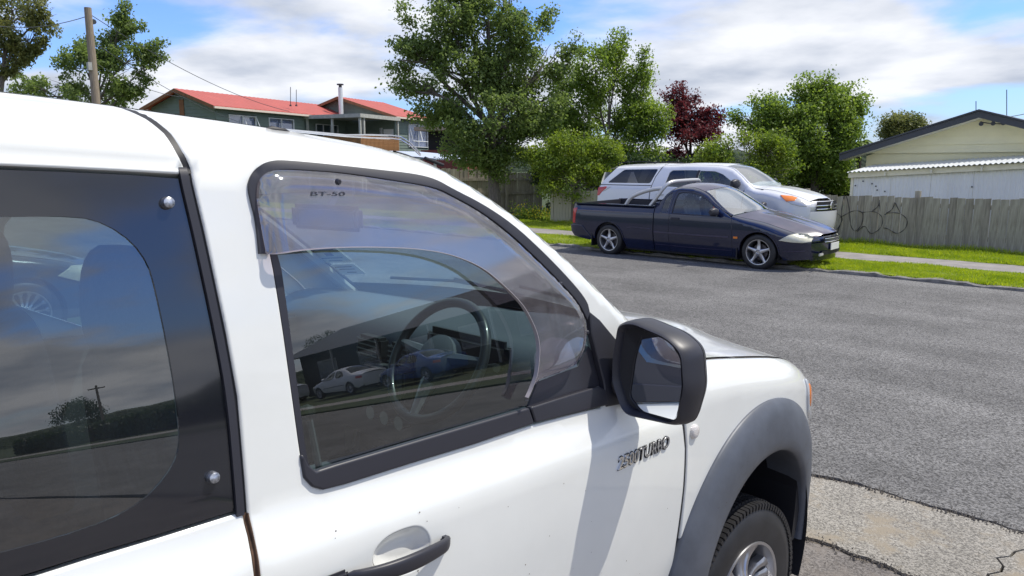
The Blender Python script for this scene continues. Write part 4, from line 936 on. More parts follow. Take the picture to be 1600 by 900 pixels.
# smoked visor: black base strip and clear acrylic
vo = [(405, 397), (400, 345), (392, 315), (387.5, 293), (390, 279), (398, 266), (410, 257), (425, 252.5), (440, 251.5), (487, 255.5), (540, 261), (593, 267), (647, 273), (680, 281), (707, 296), (753, 319), (800, 350), (847, 392), (893, 440), (917, 470), (921, 487)]
vi = [(918, 500), (903, 470), (868, 433), (843, 408), (800, 367), (753, 331), (707, 306), (680, 293), (620, 283), (540, 271), (487, 267), (439, 264.5), (420, 269), (408, 281), (404, 296), (405, 320), (412, 350), (421, 397)]
vo = chaikin(vo, 2); vi = chaikin(vi, 2)
panel('visor_base', LL(vo, off=.004) + LL(vi, off=.004), M_BLACKP, ute, S_up, grid=.02, er=.002, thick=.006, off=.006, step=.008)
vis = [(419, 397), (405, 320), (404, 296), (408, 281), (420, 269), (439, 264.5), (487, 267), (540, 271), (620, 283), (680, 293), (707, 306), (753, 331), (800, 367), (843, 408), (868, 433), (903, 470), (917, 505), (916, 539), (905, 567), (890, 578), (865, 588), (838, 596), (824, 628)]
vl = [(826, 622), (833, 609), (840, 580), (843, 545), (839, 520), (826, 492), (814, 473), (786, 445), (753, 417), (707, 398), (660, 389), (600, 386), (540, 386), (487, 389), (455, 393), (435, 397)]
vis = chaikin(vis, 2); vl = chaikin(vl, 2)
visl = LL(vis, off=.016) + LL(vl, off=.03)
vpoly = np.array(visl); top_v = np.array(LL(vis, off=.016))
def S_vis(s, z):
    s, z = np.broadcast_arrays(np.asarray(s, float), np.asarray(z, float)); P = np.stack([s.ravel(), z.ravel()], 1)
    d = np.full(len(P), 9.0)
    for i in range(len(top_v) - 1):
        a, b = top_v[i], top_v[i + 1]; ab = b - a; t = np.clip(((P - a) @ ab) / (ab @ ab), 0, 1); q = a + t[:, None] * ab; d = np.minimum(d, np.hypot(*(P - q).T))
    k = np.clip(d / .035, 0, 1); return S_up(s, z) + (.008 + .024 * np.sqrt(1 - (1 - k) ** 2)).reshape(s.shape)
panel('window_visor', visl, GL_VISOR, ute, S_vis, grid=.012, er=0, thick=.0, step=.008)
ribbon('visor_edge', visl[len(vis):] + [visl[0]], .0013, .001, mat('visor_edge', (.36, .33, .34), .3), S=S_vis)
for px, py in ((529, 284), (885, 445), (921, 520)):
    s_, z_ = L_(px, py, off=.03); o = G().lathe([(0, .004), (.004, .004), (.006, .001), (.006, -.004)], 12).obj('visor_clip', M_BLACKP, ute, True); o.location = (float(S_vis(s_, z_)) + .001, s_, z_)
def place_text(name, st, h, m, px, py, S, off, parent, dirpx=None, ext=.0008, shear=0, width=None, offset=0.0):
    s_, z_ = L_(px, py, S, off); e = 1e-3
    if dirpx: s2, z2 = L_(*dirpx, S, off)
    else: s2, z2 = s_ + .1, z_
    p0 = Vector((float(S(s_, z_)) + off, s_, z_)); p1 = Vector((float(S(s2, z2)) + off, s2, z2)); X = (p1 - p0).normalized()
    pz = Vector((float(S(s_, z_ + .02)) + off, s_, z_ + .02)); Y = (pz - p0); Y = (Y - X * Y.dot(X)).normalized(); Z = X.cross(Y)
    M = Matrix(((X.x, Y.x, Z.x, p0.x), (X.y, Y.y, Z.y, p0.y), (X.z, Y.z, Z.z, p0.z), (0, 0, 0, 1)))
    o = text(name, st, h, m, M, parent, ext, shear, offset)
    if width:
        xs = [(M.inverted() @ v.co).x for v in o.data.vertices]; k = width / (max(xs) - min(xs)); Sx = M @ Matrix.Diagonal((k, 1, 1, 1)) @ M.inverted(); o.data.transform(Sx)
    return o
a, b = L_(484, 306, S_vis, .001), L_(538, 306, S_vis, .001)
place_text('visor_lettering', 'BT-50', .011, M_FRIT, 484, 306, S_vis, .0015, ute, (538, 306), .0003, .1, width=math.hypot(a[0] - b[0], a[1] - b[1]))
# chrome badge on the door
b0, b1 = L_(965, 735, off=.002), L_(1045, 698, off=.002)
place_text('badge_edge', '2500TURBO', .049, M_RUBBER, 965, 735, S_up, .0012, ute, (1045, 698), .0012, .2, width=math.hypot(b0[0] - b1[0], b0[1] - b1[1]) * 1.0, offset=.0018)
o = place_text('door_badge', '2500TURBO', .048, M_CHROME, 965, 735, S_up, .003, ute, (1045, 698), .0025, .2, width=math.hypot(b0[0] - b1[0], b0[1] - b1[1]) * 1.0)
# door handle bar over its recess
g = G(); rows = []
for i in range(25):
    t = i / 24; s_ = -1.79 + .255 * t; z_ = .958 - .012 * t + .006 * math.sin(t * math.pi); out_ = .012 + .034 * math.sin(math.pi * min(1, max(0, t)) ** .8) if t < .9 else .012 + .034 * math.sin(math.pi * .9 ** .8) - (t - .9) * .2
    hh = .0125 + .004 * math.sin(t * math.pi); ww = .008
    if i in (0, 24): hh *= .6; ww *= .6
    rows.append([(float(S_up(s_, z_)) + out_ + ww * math.copysign(abs(math.cos(a)) ** .7, math.cos(a)), s_, z_ + hh * math.copysign(abs(math.sin(a)) ** .7, math.sin(a))) for a in np.linspace(0, 2 * math.pi, 17)[:-1]])
g.grid(rows, True); g.f += [tuple(range(16)), tuple(24 * 16 + k for k in range(16))[::-1]]
hd = fixn(g.obj('door_handle', M_BLACKP, ute, True, 60))
G().box((float(S_up(-1.81, .955)) + .006, -1.815, .955), (.014, .06, .034), bev=.006).obj('lock_cover', M_BLACKP, ute, True)
G().box((float(S_up(-1.545, .946)) + .004, -1.548, .947), (.02, .018, .022), bev=.004).obj('handle_foot', M_BLACKP, ute, True)
# black triangle the mirror stands on
panel('mirror_sail', LL([(921, 487), (937, 500), (966, 535), (975, 560), (978, 600), (972, 632), (948, 636), (944, 600), (934, 560), (925, 525)], off=.004), M_BLACKP, ute, S_up, grid=.02, er=.004, thick=.012, off=.006, step=.01)
panel('quarter_trim', LL([(826, 636), (842, 596), (905, 572), (921, 540), (935, 560), (944, 600), (948, 608)], off=-.01), M_BLACKP, ute, S_up, grid=.02, er=.002, thick=.01, off=-.012, step=.01)
# front wing with the arch cut out
AC = np.array([-.015, .365]); RI, RO = .425, .614
def arc(r, a0, a1, n=40, c=AC): return [(c[0] + r * math.cos(t), c[1] + r * math.sin(t)) for t in np.linspace(a0, a1, n)]
wing = [(-.578, .42), (-.567, .6), (-.563, .8), (-.568, .93), (-.582, 1.0), (-.6, 1.108), (-.6, 1.15)] + [(s, float(zf_h(s)) - .0006) for s in np.linspace(-.59, .7, 60)] + [(.735, .8), (.74, .7), (.70, .62)] + arc(.5, rad(28), rad(171), 50) + [(-.55, .42)]
panel('front_wing', wing, M_PAINT, ute, S_fen, grid=.025, er=.005, thick=.02, mirror=True, step=.012)
ribbon('seal_and_gap_shade', [(-.585, .42), (-.576, .6), (-.573, .8), (-.579, .93), (-.594, 1.0), (-.611, 1.1)], .016, .0, M_RUBBER, off=-.009)  # black strip behind the wing gap paints in the gap's shade
# flare: a rolled band round the arch
def flare(sg):
    rows = []
    for t in np.linspace(rad(-6), rad(186), 90):
        row = []
        end = 0.0
        wr = RO - (.03 if t < rad(20) else 0)
        for k, (fr, h) in enumerate(((1.0, -.012), (1.0, .004), (.985, .009), (.9, .02), (.75, .034), (.5, .042), (.25, .043), (.1, .040), (.03, .033), (0, .02), (.03, -.03), (.05, -.12))):
            r = RI + (wr - RI) * fr; s_, z_ = AC[0] + r * math.cos(t), AC[1] + r * math.sin(t); hh = h if h < .02 else h * (1 if True else 1)
            if k >= 10: b = float(S_fen(AC[0] + RI * math.cos(t), AC[1] + RI * math.sin(t)))
            else: b = float(S_fen(s_, min(z_, zf_h(s_) - .12 if z_ > .9 else z_)))
            row.append((sg * (b + hh), s_, z_))
        rows.append(row)
    return fixn(G().grid(rows).obj('wheel_flare', M_GREYP, ute, True, 60))
flare(1); flare(-1)
# arch liner
for sg in (1, -1):
    rows = [[(sg * x, AC[0] + r * math.cos(t), AC[1] + r * math.sin(t)) for x, r in ((.93, .44), (.8, .445), (.45, .45))] for t in np.linspace(rad(-25), rad(190), 40)]
    G().grid(rows).obj('arch_liner', M_RUBBER, ute, True)
    G().box((sg * .45, 0, .5), (.02, .9, .7)).obj('inner_arch', M_RUBBER, ute)
# liner flap hanging at the front of the arch
g = G(); fl_ = [(.33, .72), (.38, .66), (.41, .55), (.4, .4), (.375, .33), (.35, .33), (.36, .45), (.36, .55), (.345, .62), (.31, .67)]
g.prism([(s, z) for s, z in fl_], 0, .6, .9); fixn(g.obj('mud_flap', M_RUBBER, ute))
# wheels
def wheel(parent, loc, R_, W_, rim, style, side=1, steer=0.0, n=5, detail=True, rimmat=None):
    wv = sub('wheel', parent, loc, (0, 0, steer)); rimmat = rimmat or M_ALLOY
    pr = [(rim * .97, -W_ / 2 + .02), (rim * 1.02, -W_ / 2 + .002), (rim + (R_ - rim) * .5, -W_ / 2 - .004), (R_ * .955, -W_ / 2 + .012), (R_ * .985, -W_ / 2 + .03)]
    full = [(r, h) for r, h in pr] + [(R_ * .998, -W_ / 4), (R_, 0), (R_ * .998, W_ / 4)] + [(r, -h) for r, h in pr[::-1]]
    t = fixn(G().lathe(full, 56, 'x').obj('tyre', M_TYRE, wv, True, 50))
    if detail:                                # shoulder and tread blocks
        g = G(); K = 96
        for k in range(K):
            a = 2 * math.pi * k / K
            for h, ww, of in ((W_ / 2 - .022, .03, 0), (W_ / 2 - .06, .033, .5), (W_ / 2 - .1, .03, 0), (-W_ / 2 + .02, .04, .5)):
                a2 = a + of * 2 * math.pi / K; Rm = Matrix.Rotation(a2, 3, 'X'); c = Rm @ Vector((h, 0, R_ - .003 - (.006 if abs(h) > W_ / 2 - .03 else 0)))
                g.box(c, (ww, 2 * math.pi * R_ / K * .78, .014), R=Rm)
            Rm = Matrix.Rotation(a, 3, 'X'); g.box(Rm @ Vector((W_ / 2 - .008, 0, R_ - .014)), (.007, 2 * math.pi * R_ / K * .55, .018), R=Rm)
        g.obj('tread', M_TYRE, wv)['kind'] = 'stuff'
    g = G()
    rp = [(rim * .97, W_ / 2 - .015), (rim * 1.01, W_ / 2 - .006), (rim * 1.0, W_ / 2 + .002), (rim * .95, W_ / 2), (rim * .9, W_ / 2 - .03), (rim * .88, -W_ / 2 + .03)]
    g.lathe([(r, side * h) for r, h in rp], 56, 'x')
    face = W_ / 2 - (.012 if style != 'star' else .005)
    hubr = rim * .27
    g.lathe([(0, side * (face - .012)), (hubr * .5, side * (face - .012)), (hubr * .62, side * (face - .004)), (hubr, side * (face - .02)), (hubr * 1.05, side * (face - .06))], 28, 'x')
    for k in range(n):
        a0 = 2 * math.pi * (k + .25) / n
        tabs = {'star': [(0, .5)], 'twin': [(-.13, .26), (.13, .26)], 'multi': [(0, .22)]}[style]
        for da, wk in tabs:
            P = []
            for j in range(9):
                q = j / 8; r = rim * (.2 + .76 * q); a = a0 + da * (1.25 if style == 'twin' else 1) * (1.0 - .15 * q) * (2 * math.pi / 5) / 1.2
                wd = rim * wk * ((.62 - .30 * q) if style == 'star' else (.5 + .1 * q)) * .5 + rim * (.12 * max(0, q - .8) * 3)
                h = face - .006 - .022 * math.sin(q * math.pi) * (1 if style != 'star' else .5) + (0.0 if q < .9 else -.004)
                ca, sa = math.cos(a), math.sin(a); row = []
                for u, dh in ((-1, -.035), (-1, -.006), (-.55, .002), (.55, .002), (1, -.006), (1, -.035)): row.append((side * (h + dh), r * ca - u * wd * sa, r * sa + u * wd * ca))
                P.append(row)
            g.grid(P)
    for k in range(5):
        a = 2 * math.pi * (k + .75) / 5; g.lathe([(0, side * (face - .008)), (.009, side * (face - .008)), (.01, side * (face - .025))], 8, 'x', (0, hubr * .72 * math.cos(a), hubr * .72 * math.sin(a)))
    fixn(g.obj('rim', rimmat, wv, True, 40))
    G().lathe([(0, side * (W_ / 2 - .09)), (rim * .62, side * (W_ / 2 - .09)), (rim * .62, side * (W_ / 2 - .11)), (0, side * (W_ / 2 - .11))], 30, 'x').obj('brake_disc', mat('brake_steel', (.12, .11, .11), .5, metal=.6), wv)
    return wv
wheel(ute, (.795, -.045, .255), .342, .25, .2, 'twin', 1, rad(-4), n=6)
wheel(ute, (-.80, -.045, .29), .362, .25, .205, 'twin', -1, rad(-4), n=6, detail=False)
wheel(ute, (.80, -3.0, .34), .362, .25, .205, 'twin', 1, 0, n=6, detail=False); wheel(ute, (-.80, -3.0, .34), .362, .25, .205, 'twin', -1, 0, n=6, detail=False)
# lofted top panels
def loft(name, ss, edge, crown, m, parent, cols=25, umax=1.0, bulge=None, off=0.0, bump=None, thick=None):
    rows = []
    for s in ss:
        xe, ze = edge(s); row = []
        for u in np.linspace(-umax, umax, cols):
            x = xe * u; b = bulge(s) * (1 - u * u) if bulge else 0; z = ze + crown(s) * (1 - abs(u) ** 2.2) + off + (bump(s, x) if bump else 0); row.append((x, s + b, z))
        rows.append(row)
    o = G().grid(rows).obj(name, m, parent, True, 60); fixn(o)
    if o.data.polygons[len(o.data.polygons) // 2].normal.z < 0: o.data.flip_normals()
    return o
def edge_h(s): z = float(zt_h(s)) - .0006; return float(S_up(s, z)), z
def edge_f(s): z = float(zf_h(s)) - .001; return float(S_fen(s, z)), z
WS0, WS1 = -1.48, -.6                          # windscreen top and foot at the pillars
bul = tab([(-3.2, 0), (-1.9, 0.02), (-1.48, .10), (-1.0, .2), (-.6, .27), (-.5, .27)])
cr_r = tab([(-3.2, .035), (-1.48, .03), (-1.2, .04), (-.6, .045)])
loft('roof', np.linspace(-3.1, WS0, 30), edge_h, lambda s: float(cr_r(s)), M_PAINT, ute, bulge=lambda s: float(bul(s)))
loft('windscreen', np.linspace(WS0 + .006, WS1 + .02, 24), edge_h, lambda s: float(cr_r(s)), GL_WIND, ute, umax=.985, bulge=lambda s: float(bul(s)), off=-.004)
for sg in (-1, 1):
    g = G(); rows = []
    for s in np.linspace(WS0, WS1, 30):
        xe, ze = edge_h(s); row = []
        for u, dz in ((1.0, -.004), (1.0, .003), (.965, .006), (.955, .003), (.955, -.01)): row.append((sg * xe * u, s + float(bul(s)) * (1 - u * u), ze + float(cr_r(s)) * (1 - u ** 2.2) + dz))
        rows.append(row)
    fixn(g.grid(rows).obj('windscreen_seal', M_BLACKP, ute, True))
rows = []
for u in np.linspace(-1, 1, 31):               # dark band along the screen top and its foot
    rows.append([(edge_h(s)[0] * u, s + float(bul(s)) * (1 - u * u), edge_h(s)[1] + float(cr_r(s)) * (1 - abs(u) ** 2.2) + .0015) for s in (WS0 - .004, WS0 + .03)])
G().grid(rows).obj('screen_top_seal', M_BLACKP, ute, True)
rows = []
for u in np.linspace(-1, 1, 31):
    xe, ze = edge_h(WS1); xf, zf = edge_f(-.56); b = float(bul(WS1)) * (1 - u * u)
    rows.append([(xe * u, WS1 - .05 + b, ze + .07 - .02 * u * u - .015), (xe * u, WS1 + .01 + b, ze + .02 * (1 - u * u)), (xf * u * .97, -.52 + b * .8, zf + .012)])
G().grid(rows).obj('cowl', M_BLACKP, ute, True)
def hump(s, x):
    k = max(0, min(1, (s + .45) / .2)) * max(0, min(1, (.78 - s) / .25)); a = abs(x)
    return .028 * k * (1 / (1 + math.exp((a - .36) / .04))) + .010 * (1 / (1 + math.exp((a - .52) / .05)))
def edge_b(s): x, z = edge_f(s); return x - .006, z + .001
loft('bonnet', np.linspace(-.50, .68, 50), edge_b, lambda s: .035, M_PAINT, ute, cols=61, bulge=lambda s: .02 + .2 * max(0, (s - .1)) if s > -.2 else .17 * (1 - (s + .5) / .3 * .85), bump=hump)
# front end
rows = []
for z in np.linspace(.42, .93, 16):
    k = (z - .42) / .51; s0 = .735 - .05 * k ** 3; xe = float(S_fen(.73, min(z, .8)))
    rows.append([(xe * u, s0 + .13 * (1 - abs(u) ** 2.4) - .02 * (1 - k), z) for u in np.linspace(-1, 1, 25)])
G().grid(rows).obj('bumper', M_PAINT, ute, True)
G().box((0, .86, .78), (.9, .03, .16), bev=.01).obj('grille', M_BLACKP, ute)
for sg in (1, -1):
    hl = panel('headlight', [(.40, .985), (.5, .96), (.62, .92), (.70, .86), (.715, .78), (.62, .77), (.5, .8), (.43, .85), (.40, .92)], mat('clear_lens', (.55, .57, .58), .08, coat=1), ute, S_fen, grid=.02, er=.006, thick=.01, off=.009, mirror=(sg < 0), mirrored_only=(sg < 0))
    ind = panel('indicator', [(.425, .962), (.455, .95), (.465, .9), (.452, .865), (.432, .88), (.42, .92)], M_AMBER, ute, S_fen, grid=.02, er=.004, thick=.01, off=.012, mirrored_only=(sg < 0))
# side repeater
s_, z_ = L_(1084, 674, S_fen); x_ = float(S_fen(s_, z_))
o = G().lathe([(0, .012), (.01, .0118), (.018, .010), (.022, .006), (.0235, -.002)], 28).obj('side_repeater', mat('ribbed_clear_lens', (.72, .68, .64), .12, coat=1.0, bump=.9, bscale=420, bdist=.004, stretch=(1, .1, 1)), ute, True); o.location = (x_, s_, z_)
# far side, back wall, tray
door_l = [(-2.05, .42), (-2.05, 1.12), (-1.98, 1.66), (-1.6, 1.66), (-1.36, 1.6), (-1.1, 1.45), (-.85, 1.26), (-.7, 1.12), (-.6, 1.1), (-.6, .42)]
hole_l = chaikin([(-1.95, 1.14), (-1.9, 1.62), (-1.6, 1.63), (-1.38, 1.57), (-1.1, 1.4), (-.88, 1.2), (-.86, 1.14)], 1, True)
panel('front_door', door_l, M_PAINT, ute, S_up, [hole_l], grid=.05, mirrored_only=True); panel('front_window', hole_l, GL_FRONT, ute, S_up, grid=.06, er=0, thick=0, off=-.012, mirrored_only=True)
rail_l = [(-2.05, 1.665), (-1.98, 1.665), (-1.6, 1.665), (-1.36, 1.606), (-1.1, 1.456), (-.85, 1.266), (-.7, 1.125), (-.52, 1.13)] + [(s, float(zt_h(s)) - .0004) for s in np.linspace(-.52, -2.05, 50)]
panel('cant_rail', rail_l, M_PAINT, ute, S_up, grid=.03, er=.002, mirrored_only=True, step=.02)
rdl = [(back, .42), (-2.056, .42), (-2.056, 1.12), (-2.03, 1.66), (-2.056, 1.7665)] + [(s, float(zt_h(s)) - .0004) for s in np.linspace(-2.07, back, 20)]
hole_r = chaikin([(back + .22, 1.16), (back + .3, 1.6), (-2.17, 1.6), (-2.1, 1.5), (-2.13, 1.16)], 2, True)
panel('rear_door', rdl, M_PAINT, ute, S_up, [hole_r], grid=.05, mirrored_only=True); panel('rear_window', hole_r, GL_REAR, ute, S_up, grid=.08, er=0, thick=0, off=-.012, mirrored_only=True)
bw = G(); rows = []
for z in np.linspace(.45, 1.72, 14): xe = float(S_up(back, z)) - .002; rows.append([(xe * u, back - .02 * (1 - u * u), z) for u in np.linspace(-1, 1, 9)])
bw.grid(rows[:8]); bw.obj('back_wall', M_PAINT, ute, True); G().grid(rows[7:]).obj('back_window', GL_REAR, ute, True)
for sg in (-1, 1): G().box((sg * .84, -3.62, .78), (.06, .95, .46), bev=.015).obj('tray_side', M_PAINT, ute)
G().box((0, -4.1, .78), (1.6, .05, .44), bev=.015).obj('tailgate', M_PAINT, ute); G().box((0, -3.6, .58), (1.6, .95, .04)).obj('tray_floor', M_BLACKP, ute)
# ---- cabin
G().box((0, -1.6, .42), (1.62, 2.9, .05)).obj('floor', M_CARPET, ute)
for sg in (-1, 1):
    g = G(); g.add([(sg * .82, -3.05, .42), (sg * .82, -.6, .42), (sg * .82, -.62, 1.09), (sg * .82, -3.05, 1.09), (sg * .85, -.62, 1.11), (sg * .85, -3.05, 1.11)], [(0, 1, 2, 3), (3, 2, 4, 5)]); g.obj('door_card', M_DASH, ute)
G().box((.80, -1.35, .98), (.05, .6, .06), bev=.012).obj('arm_rest', M_DASH, ute)
rows = []
for s in np.linspace(-3.05, WS0 - .04, 10): xe, ze = edge_h(s); rows.append([(xe * u * 1.06, s + float(bul(s)) * (1 - u * u), ze - .05 + .02 * (1 - u * u)) for u in np.linspace(-1, 1, 9)])
G().grid(rows).obj('head_lining', M_LINER, ute, True)
for sg in (-1, 1):                             # inner pillar trims
    pin = [(sg * (edge_h(s)[0] - .035), s + .02, edge_h(s)[1] - .035) for s in np.linspace(WS0, WS1, 9)]; G().tube(pin, .022, 8).obj('pillar_trim', M_LINER, ute, True)
    G().tube([(sg * .8, -1.97, 1.0), (sg * .75, -1.99, 1.35), (sg * .69, -2.02, 1.66)], .035, 8).obj('pillar_trim', M_LINER, ute, True)
# dashboard
dp = [(-.38, 1.18), (-.55, 1.205), (-.70, 1.225), (-.84, 1.225), (-.93, 1.19), (-.965, 1.11), (-.96, 1.0), (-.93, .86), (-.84, .70), (-.6, .6), (-.4, .6)]
rows = []
for u in np.linspace(-1, 1, 41):
    x = .83 * u; hood_ = .045 * math.exp(-((x - .38) / .22) ** 4); cen = .02 * math.exp(-((x + .02) / .18) ** 4)
    rows.append([(x, s - (hood_ * .9 + cen if 2 <= i <= 6 else 0) + .06 * (1 - u * u) * (1 if i < 7 else 0), z + (hood_ if 1 <= i <= 5 else 0) + (cen if 1 <= i <= 5 else 0)) for i, (s, z) in enumerate(chaikin(dp, 1))])
fixn(G().grid(rows).obj('dashboard', M_DASH, ute, True, 70))
for cx in (-.7, -.1, .08, .72):
    G().box((cx, -.985, 1.115), (.13, .05, .075), bev=.01).obj('air_vent', M_RUBBER, ute)
    f = ute  # slats
    g = G()
    for k in range(4): g.box((cx, -1.012, 1.09 + k * .017), (.115, .006, .005))
    g.obj('vent_slat', M_CHROME, ute)
G().box((-.01, -.99, 1.0), (.24, .05, .13), bev=.008).obj('radio', mat('radio_panel', (.10, .105, .11), .3), ute)
for k in range(3): G().tube([(-.09 + k * .08, -.96, .88), (-.09 + k * .08, -1.0, .88)], .024, 16).obj('heater_knob', M_CHROME, ute)
G().box((.38, -.985, 1.185), (.36, .05, .10), bev=.02).obj('instrument_cluster', M_RUBBER, ute)
G().box((0, -1.3, .6), (.26, .8, .28), bev=.03).obj('centre_console', M_DASH, ute); G().tube([(0, -1.25, .72), (0, -1.3, .95)], [.012, .01], 8).obj('gear_lever', M_DASH, ute); G().lathe([(0, .03), (.022, .02), (.026, 0), (.015, -.02)], 12, 'z', (0, -1.305, .955)).obj('gear_knob', M_RUBBER, ute, True)
# steering wheel
SWC = Vector((.36, -1.09, 1.165)); sw = sub('steering_wheel', ute, SWC, (rad(62), 0, 0))
g = G(); g.tube([(.185 * math.cos(t), .185 * math.sin(t), 0) for t in np.linspace(0, 2 * math.pi, 61)], .0155, 12, False); g.obj('wheel_rim', mat('wheel_leather', (.035, .036, .04), .35, coat=.2), sw, True)
g = G(); g.lathe([(0, .03), (.05, .028), (.075, .012), (.08, -.02)], 24, 'z'); g.obj('airbag_boss', M_DASH, sw, True)
for a in (rad(8), rad(172), rad(270)): G().tube([(.06 * math.cos(a), .06 * math.sin(a), -.005), (.175 * math.cos(a), .175 * math.sin(a), 0)], [.026, .013], 8).obj('spoke', M_ALLOY if a > 3.5 else M_DASH, sw, True)
G().tube([(.36, -1.07, 1.155), (.36, -.85, 1.04)], .04, 12).obj('steering_column', M_DASH, ute)
for sg in (-1, 1): G().tube([(.36 + sg * .05, -1.02, 1.13), (.36 + sg * .2, -1.04, 1.17)], [.01, .014], 8).obj('column_stalk', M_RUBBER, ute)
# seats: squab, backrest, head restraint
def seat(cx):
    for nm, c, d, bv, tilt in (('seat_squab', (cx, -1.72, .70), (.50, .52, .17), .06, 0), ('seat_back', (cx, -1.90, 1.0), (.50, .15, .62), .065, .14)):
        g = G(); bm = bmesh.new(); bmesh.ops.create_cube(bm, size=1); bmesh.ops.subdivide_edges(bm, edges=bm.edges[:], cuts=5, use_grid_fill=True)
        for v in bm.verts:
            p = v.co * 2; n = (abs(p.x) ** 5 + abs(p.y) ** 5 + abs(p.z) ** 5) ** .2; q = p / n; q.x *= 1 - .10 * max(0, q.z) if 'back' in nm else 1
            v.co = Vector((q.x * d[0] / 2, q.y * d[1] / 2, q.z * d[2] / 2))
        bm.transform(Matrix.Translation(c) @ Matrix.Rotation(tilt, 4, 'X')); bm.verts.index_update(); g.add([tuple(v.co) for v in bm.verts], [tuple(v.index for v in f.verts) for f in bm.faces]); bm.free(); g.obj(nm, M_SEAT, ute, True, 80)
    g = G(); rows = []
    for i in range(13):
        a = -math.pi / 2 + math.pi * i / 12; rr = max(.02, abs(math.cos(a)) ** .45); rows.append([(cx + .155 * rr * math.copysign(abs(math.cos(b)) ** .6, math.cos(b)), -1.965 + .06 * rr * math.copysign(abs(math.sin(b)) ** .6, math.sin(b)), 1.395 + .125 * math.sin(a)) for b in np.linspace(0, 2 * math.pi, 25)[:-1]])
    g.grid(rows, True); g.obj('head_restraint', M_SEAT, ute, True, 80)
    for k in (-.06, .06): G().tube([(cx + k, -1.94, 1.2), (cx + k, -1.965, 1.35)], .007, 8).obj('restraint_rod', M_CHROME, ute)
before = set(bpy.data.objects); seat(.38); mid_ = set(bpy.data.objects); seat(-.38)
for q in set(bpy.data.objects) - mid_: q.location.y -= .10
G().box((0, -2.86, .75), (1.4, .3, .5), bev=.05).obj('rear_bench', M_SEAT, ute)
# interior mirror, licence labels on the screen, wiper
im = sub('interior_mirror', ute, (.02, -1.255, 1.568), (rad(8), 0, rad(24)))
g = G(); rows = []
for i in range(3):
    pass
bm = bmesh.new(); bmesh.ops.create_cube(bm, size=1)
for v in bm.verts: v.co = Vector((v.co.x * .25, v.co.y * .03, v.co.z * .078))
bmesh.ops.bevel(bm, geom=bm.edges[:], offset=.013, segments=4, affect='EDGES'); bm.verts.index_update(); g.add([tuple(v.co) for v in bm.verts], [tuple(v.index for v in f.verts) for f in bm.faces]); bm.free(); g.obj('mirror_shell', mat('grey_shell', (.13, .13, .14), .5), im, True)
G().box((0, -.0175, 0), (.215, .002, .052)).obj('mirror_face', GL_MIRROR, im); G().tube([(0, .01, .02), (0, .07, .075)], .01, 8).obj('mirror_arm', M_DASH, im)
def on_ws(u, s, dz=-.012): xe, ze = edge_h(s); return Vector((xe * u, s + float(bul(s)) * (1 - u * u), ze + float(cr_r(s)) * (1 - abs(u) ** 2.2) + dz))
def ws_card(name, u0, u1, s0, s1, m, dz):
    rows = [[on_ws(u, s, dz) for u in np.linspace(u0, u1, 5)] for s in np.linspace(s0, s1, 5)]; return G().grid(rows).obj(name, m, ute, True)
ws_card('inspection_label', -.97, -.82, -.88, -.79, mat('label_cream', (.8, .8, .58), .7), -.009); ws_card('licence_label', -.95, -.83, -.775, -.71, mat('label_white', (.8, .86, .88), .7), -.009)
for k, (s, u0, u1) in enumerate(((-.872, -.955, -.835), (-.85, -.91, -.87), (-.822, -.95, -.84), (-.805, -.93, -.86), (-.765, -.94, -.85), (-.75, -.93, -.85), (-.73, -.91, -.86))): ws_card('label_print', u0, u1, s, s + .004 + (.012 if k == 1 else 0), M_CHAR, -.012)
for u0, u1, sa in ((-.75, -.05, -.635), (.05, .78, -.635)):
    G().tube([on_ws(u0, sa - .02, .012), on_ws((u0 + u1) / 2, sa - .005, .014), on_ws(u1, sa + .03, .012)], .007, 6).obj('wiper_blade', M_RUBBER, ute); G().tube([on_ws((u0 + u1) / 2, sa - .005, .022), on_ws(u1 * .98, sa + .09, .03)], .008, 6).obj('wiper_arm', M_RUBBER, ute)
# ---- door mirror, seen from behind
MY = float(toloc(np.array([-1, 1.57, 1.3]))[1])
def onw(px, py): p = on(1, px, py, 1.57); q = toloc(p); return q[0], q[2]
face = [onw(a, b) for a, b in fillet([(963, 506), (956, 560), (957, 598), (976, 647), (1058, 665), (1072, 610), (1066, 550), (1040, 526), (985, 503)], 15)]
face = [tuple(p) for p in resample(face, .012)]; fc = np.mean(face, 0); fa = np.array(face) - fc
gm = [onw(a, b) for a, b in fillet([(996, 518), (1040, 535), (1060, 560), (1066, 605), (1060, 656), (1002, 643), (980, 620), (985, 560)], 8)]
dmir = sub('door_mirror', ute, (0, 0, 0))
def ringm(k, dy, dx=0, dz=0, kz=None): return [(fc[0] + p[0] * k + dx, MY + dy - .10 * p[0] * 0, fc[1] + p[1] * (kz or k) + dz) for p in fa]
g = G(); g.grid([ringm(.86, .022), ringm(.90, .006), ringm(.965, -.002), ringm(1.0, .003), ringm(1.03, .018, .003), ringm(1.055, .05, .008), ringm(1.05, .075, .008)], True); g.obj('mirror_housing', M_BLACKP, dmir, True, 75); fixn(dmir.children[0])
g = G(); g.grid([ringm(1.052, .077, .008), ringm(1.0, .10, .006), ringm(.88, .125, .002), ringm(.6, .145, -.005), ringm(.25, .152, -.01), ringm(.01, .154, -.012)], True); fixn(g.obj('mirror_cap', M_BLACKP, dmir, True, 75))
gcx = np.mean([p[0] for p in gm]); n_ = len(gm)
tiltm = lambda x, z: MY + .018 + (x - fc[0]) * -.14 + (z - fc[1]) * .06
fixn(mk('mirror_pane', [(x, tiltm(x, z), z) for x, z in gm], [tuple(range(n_))], GL_MIRROR, dmir))
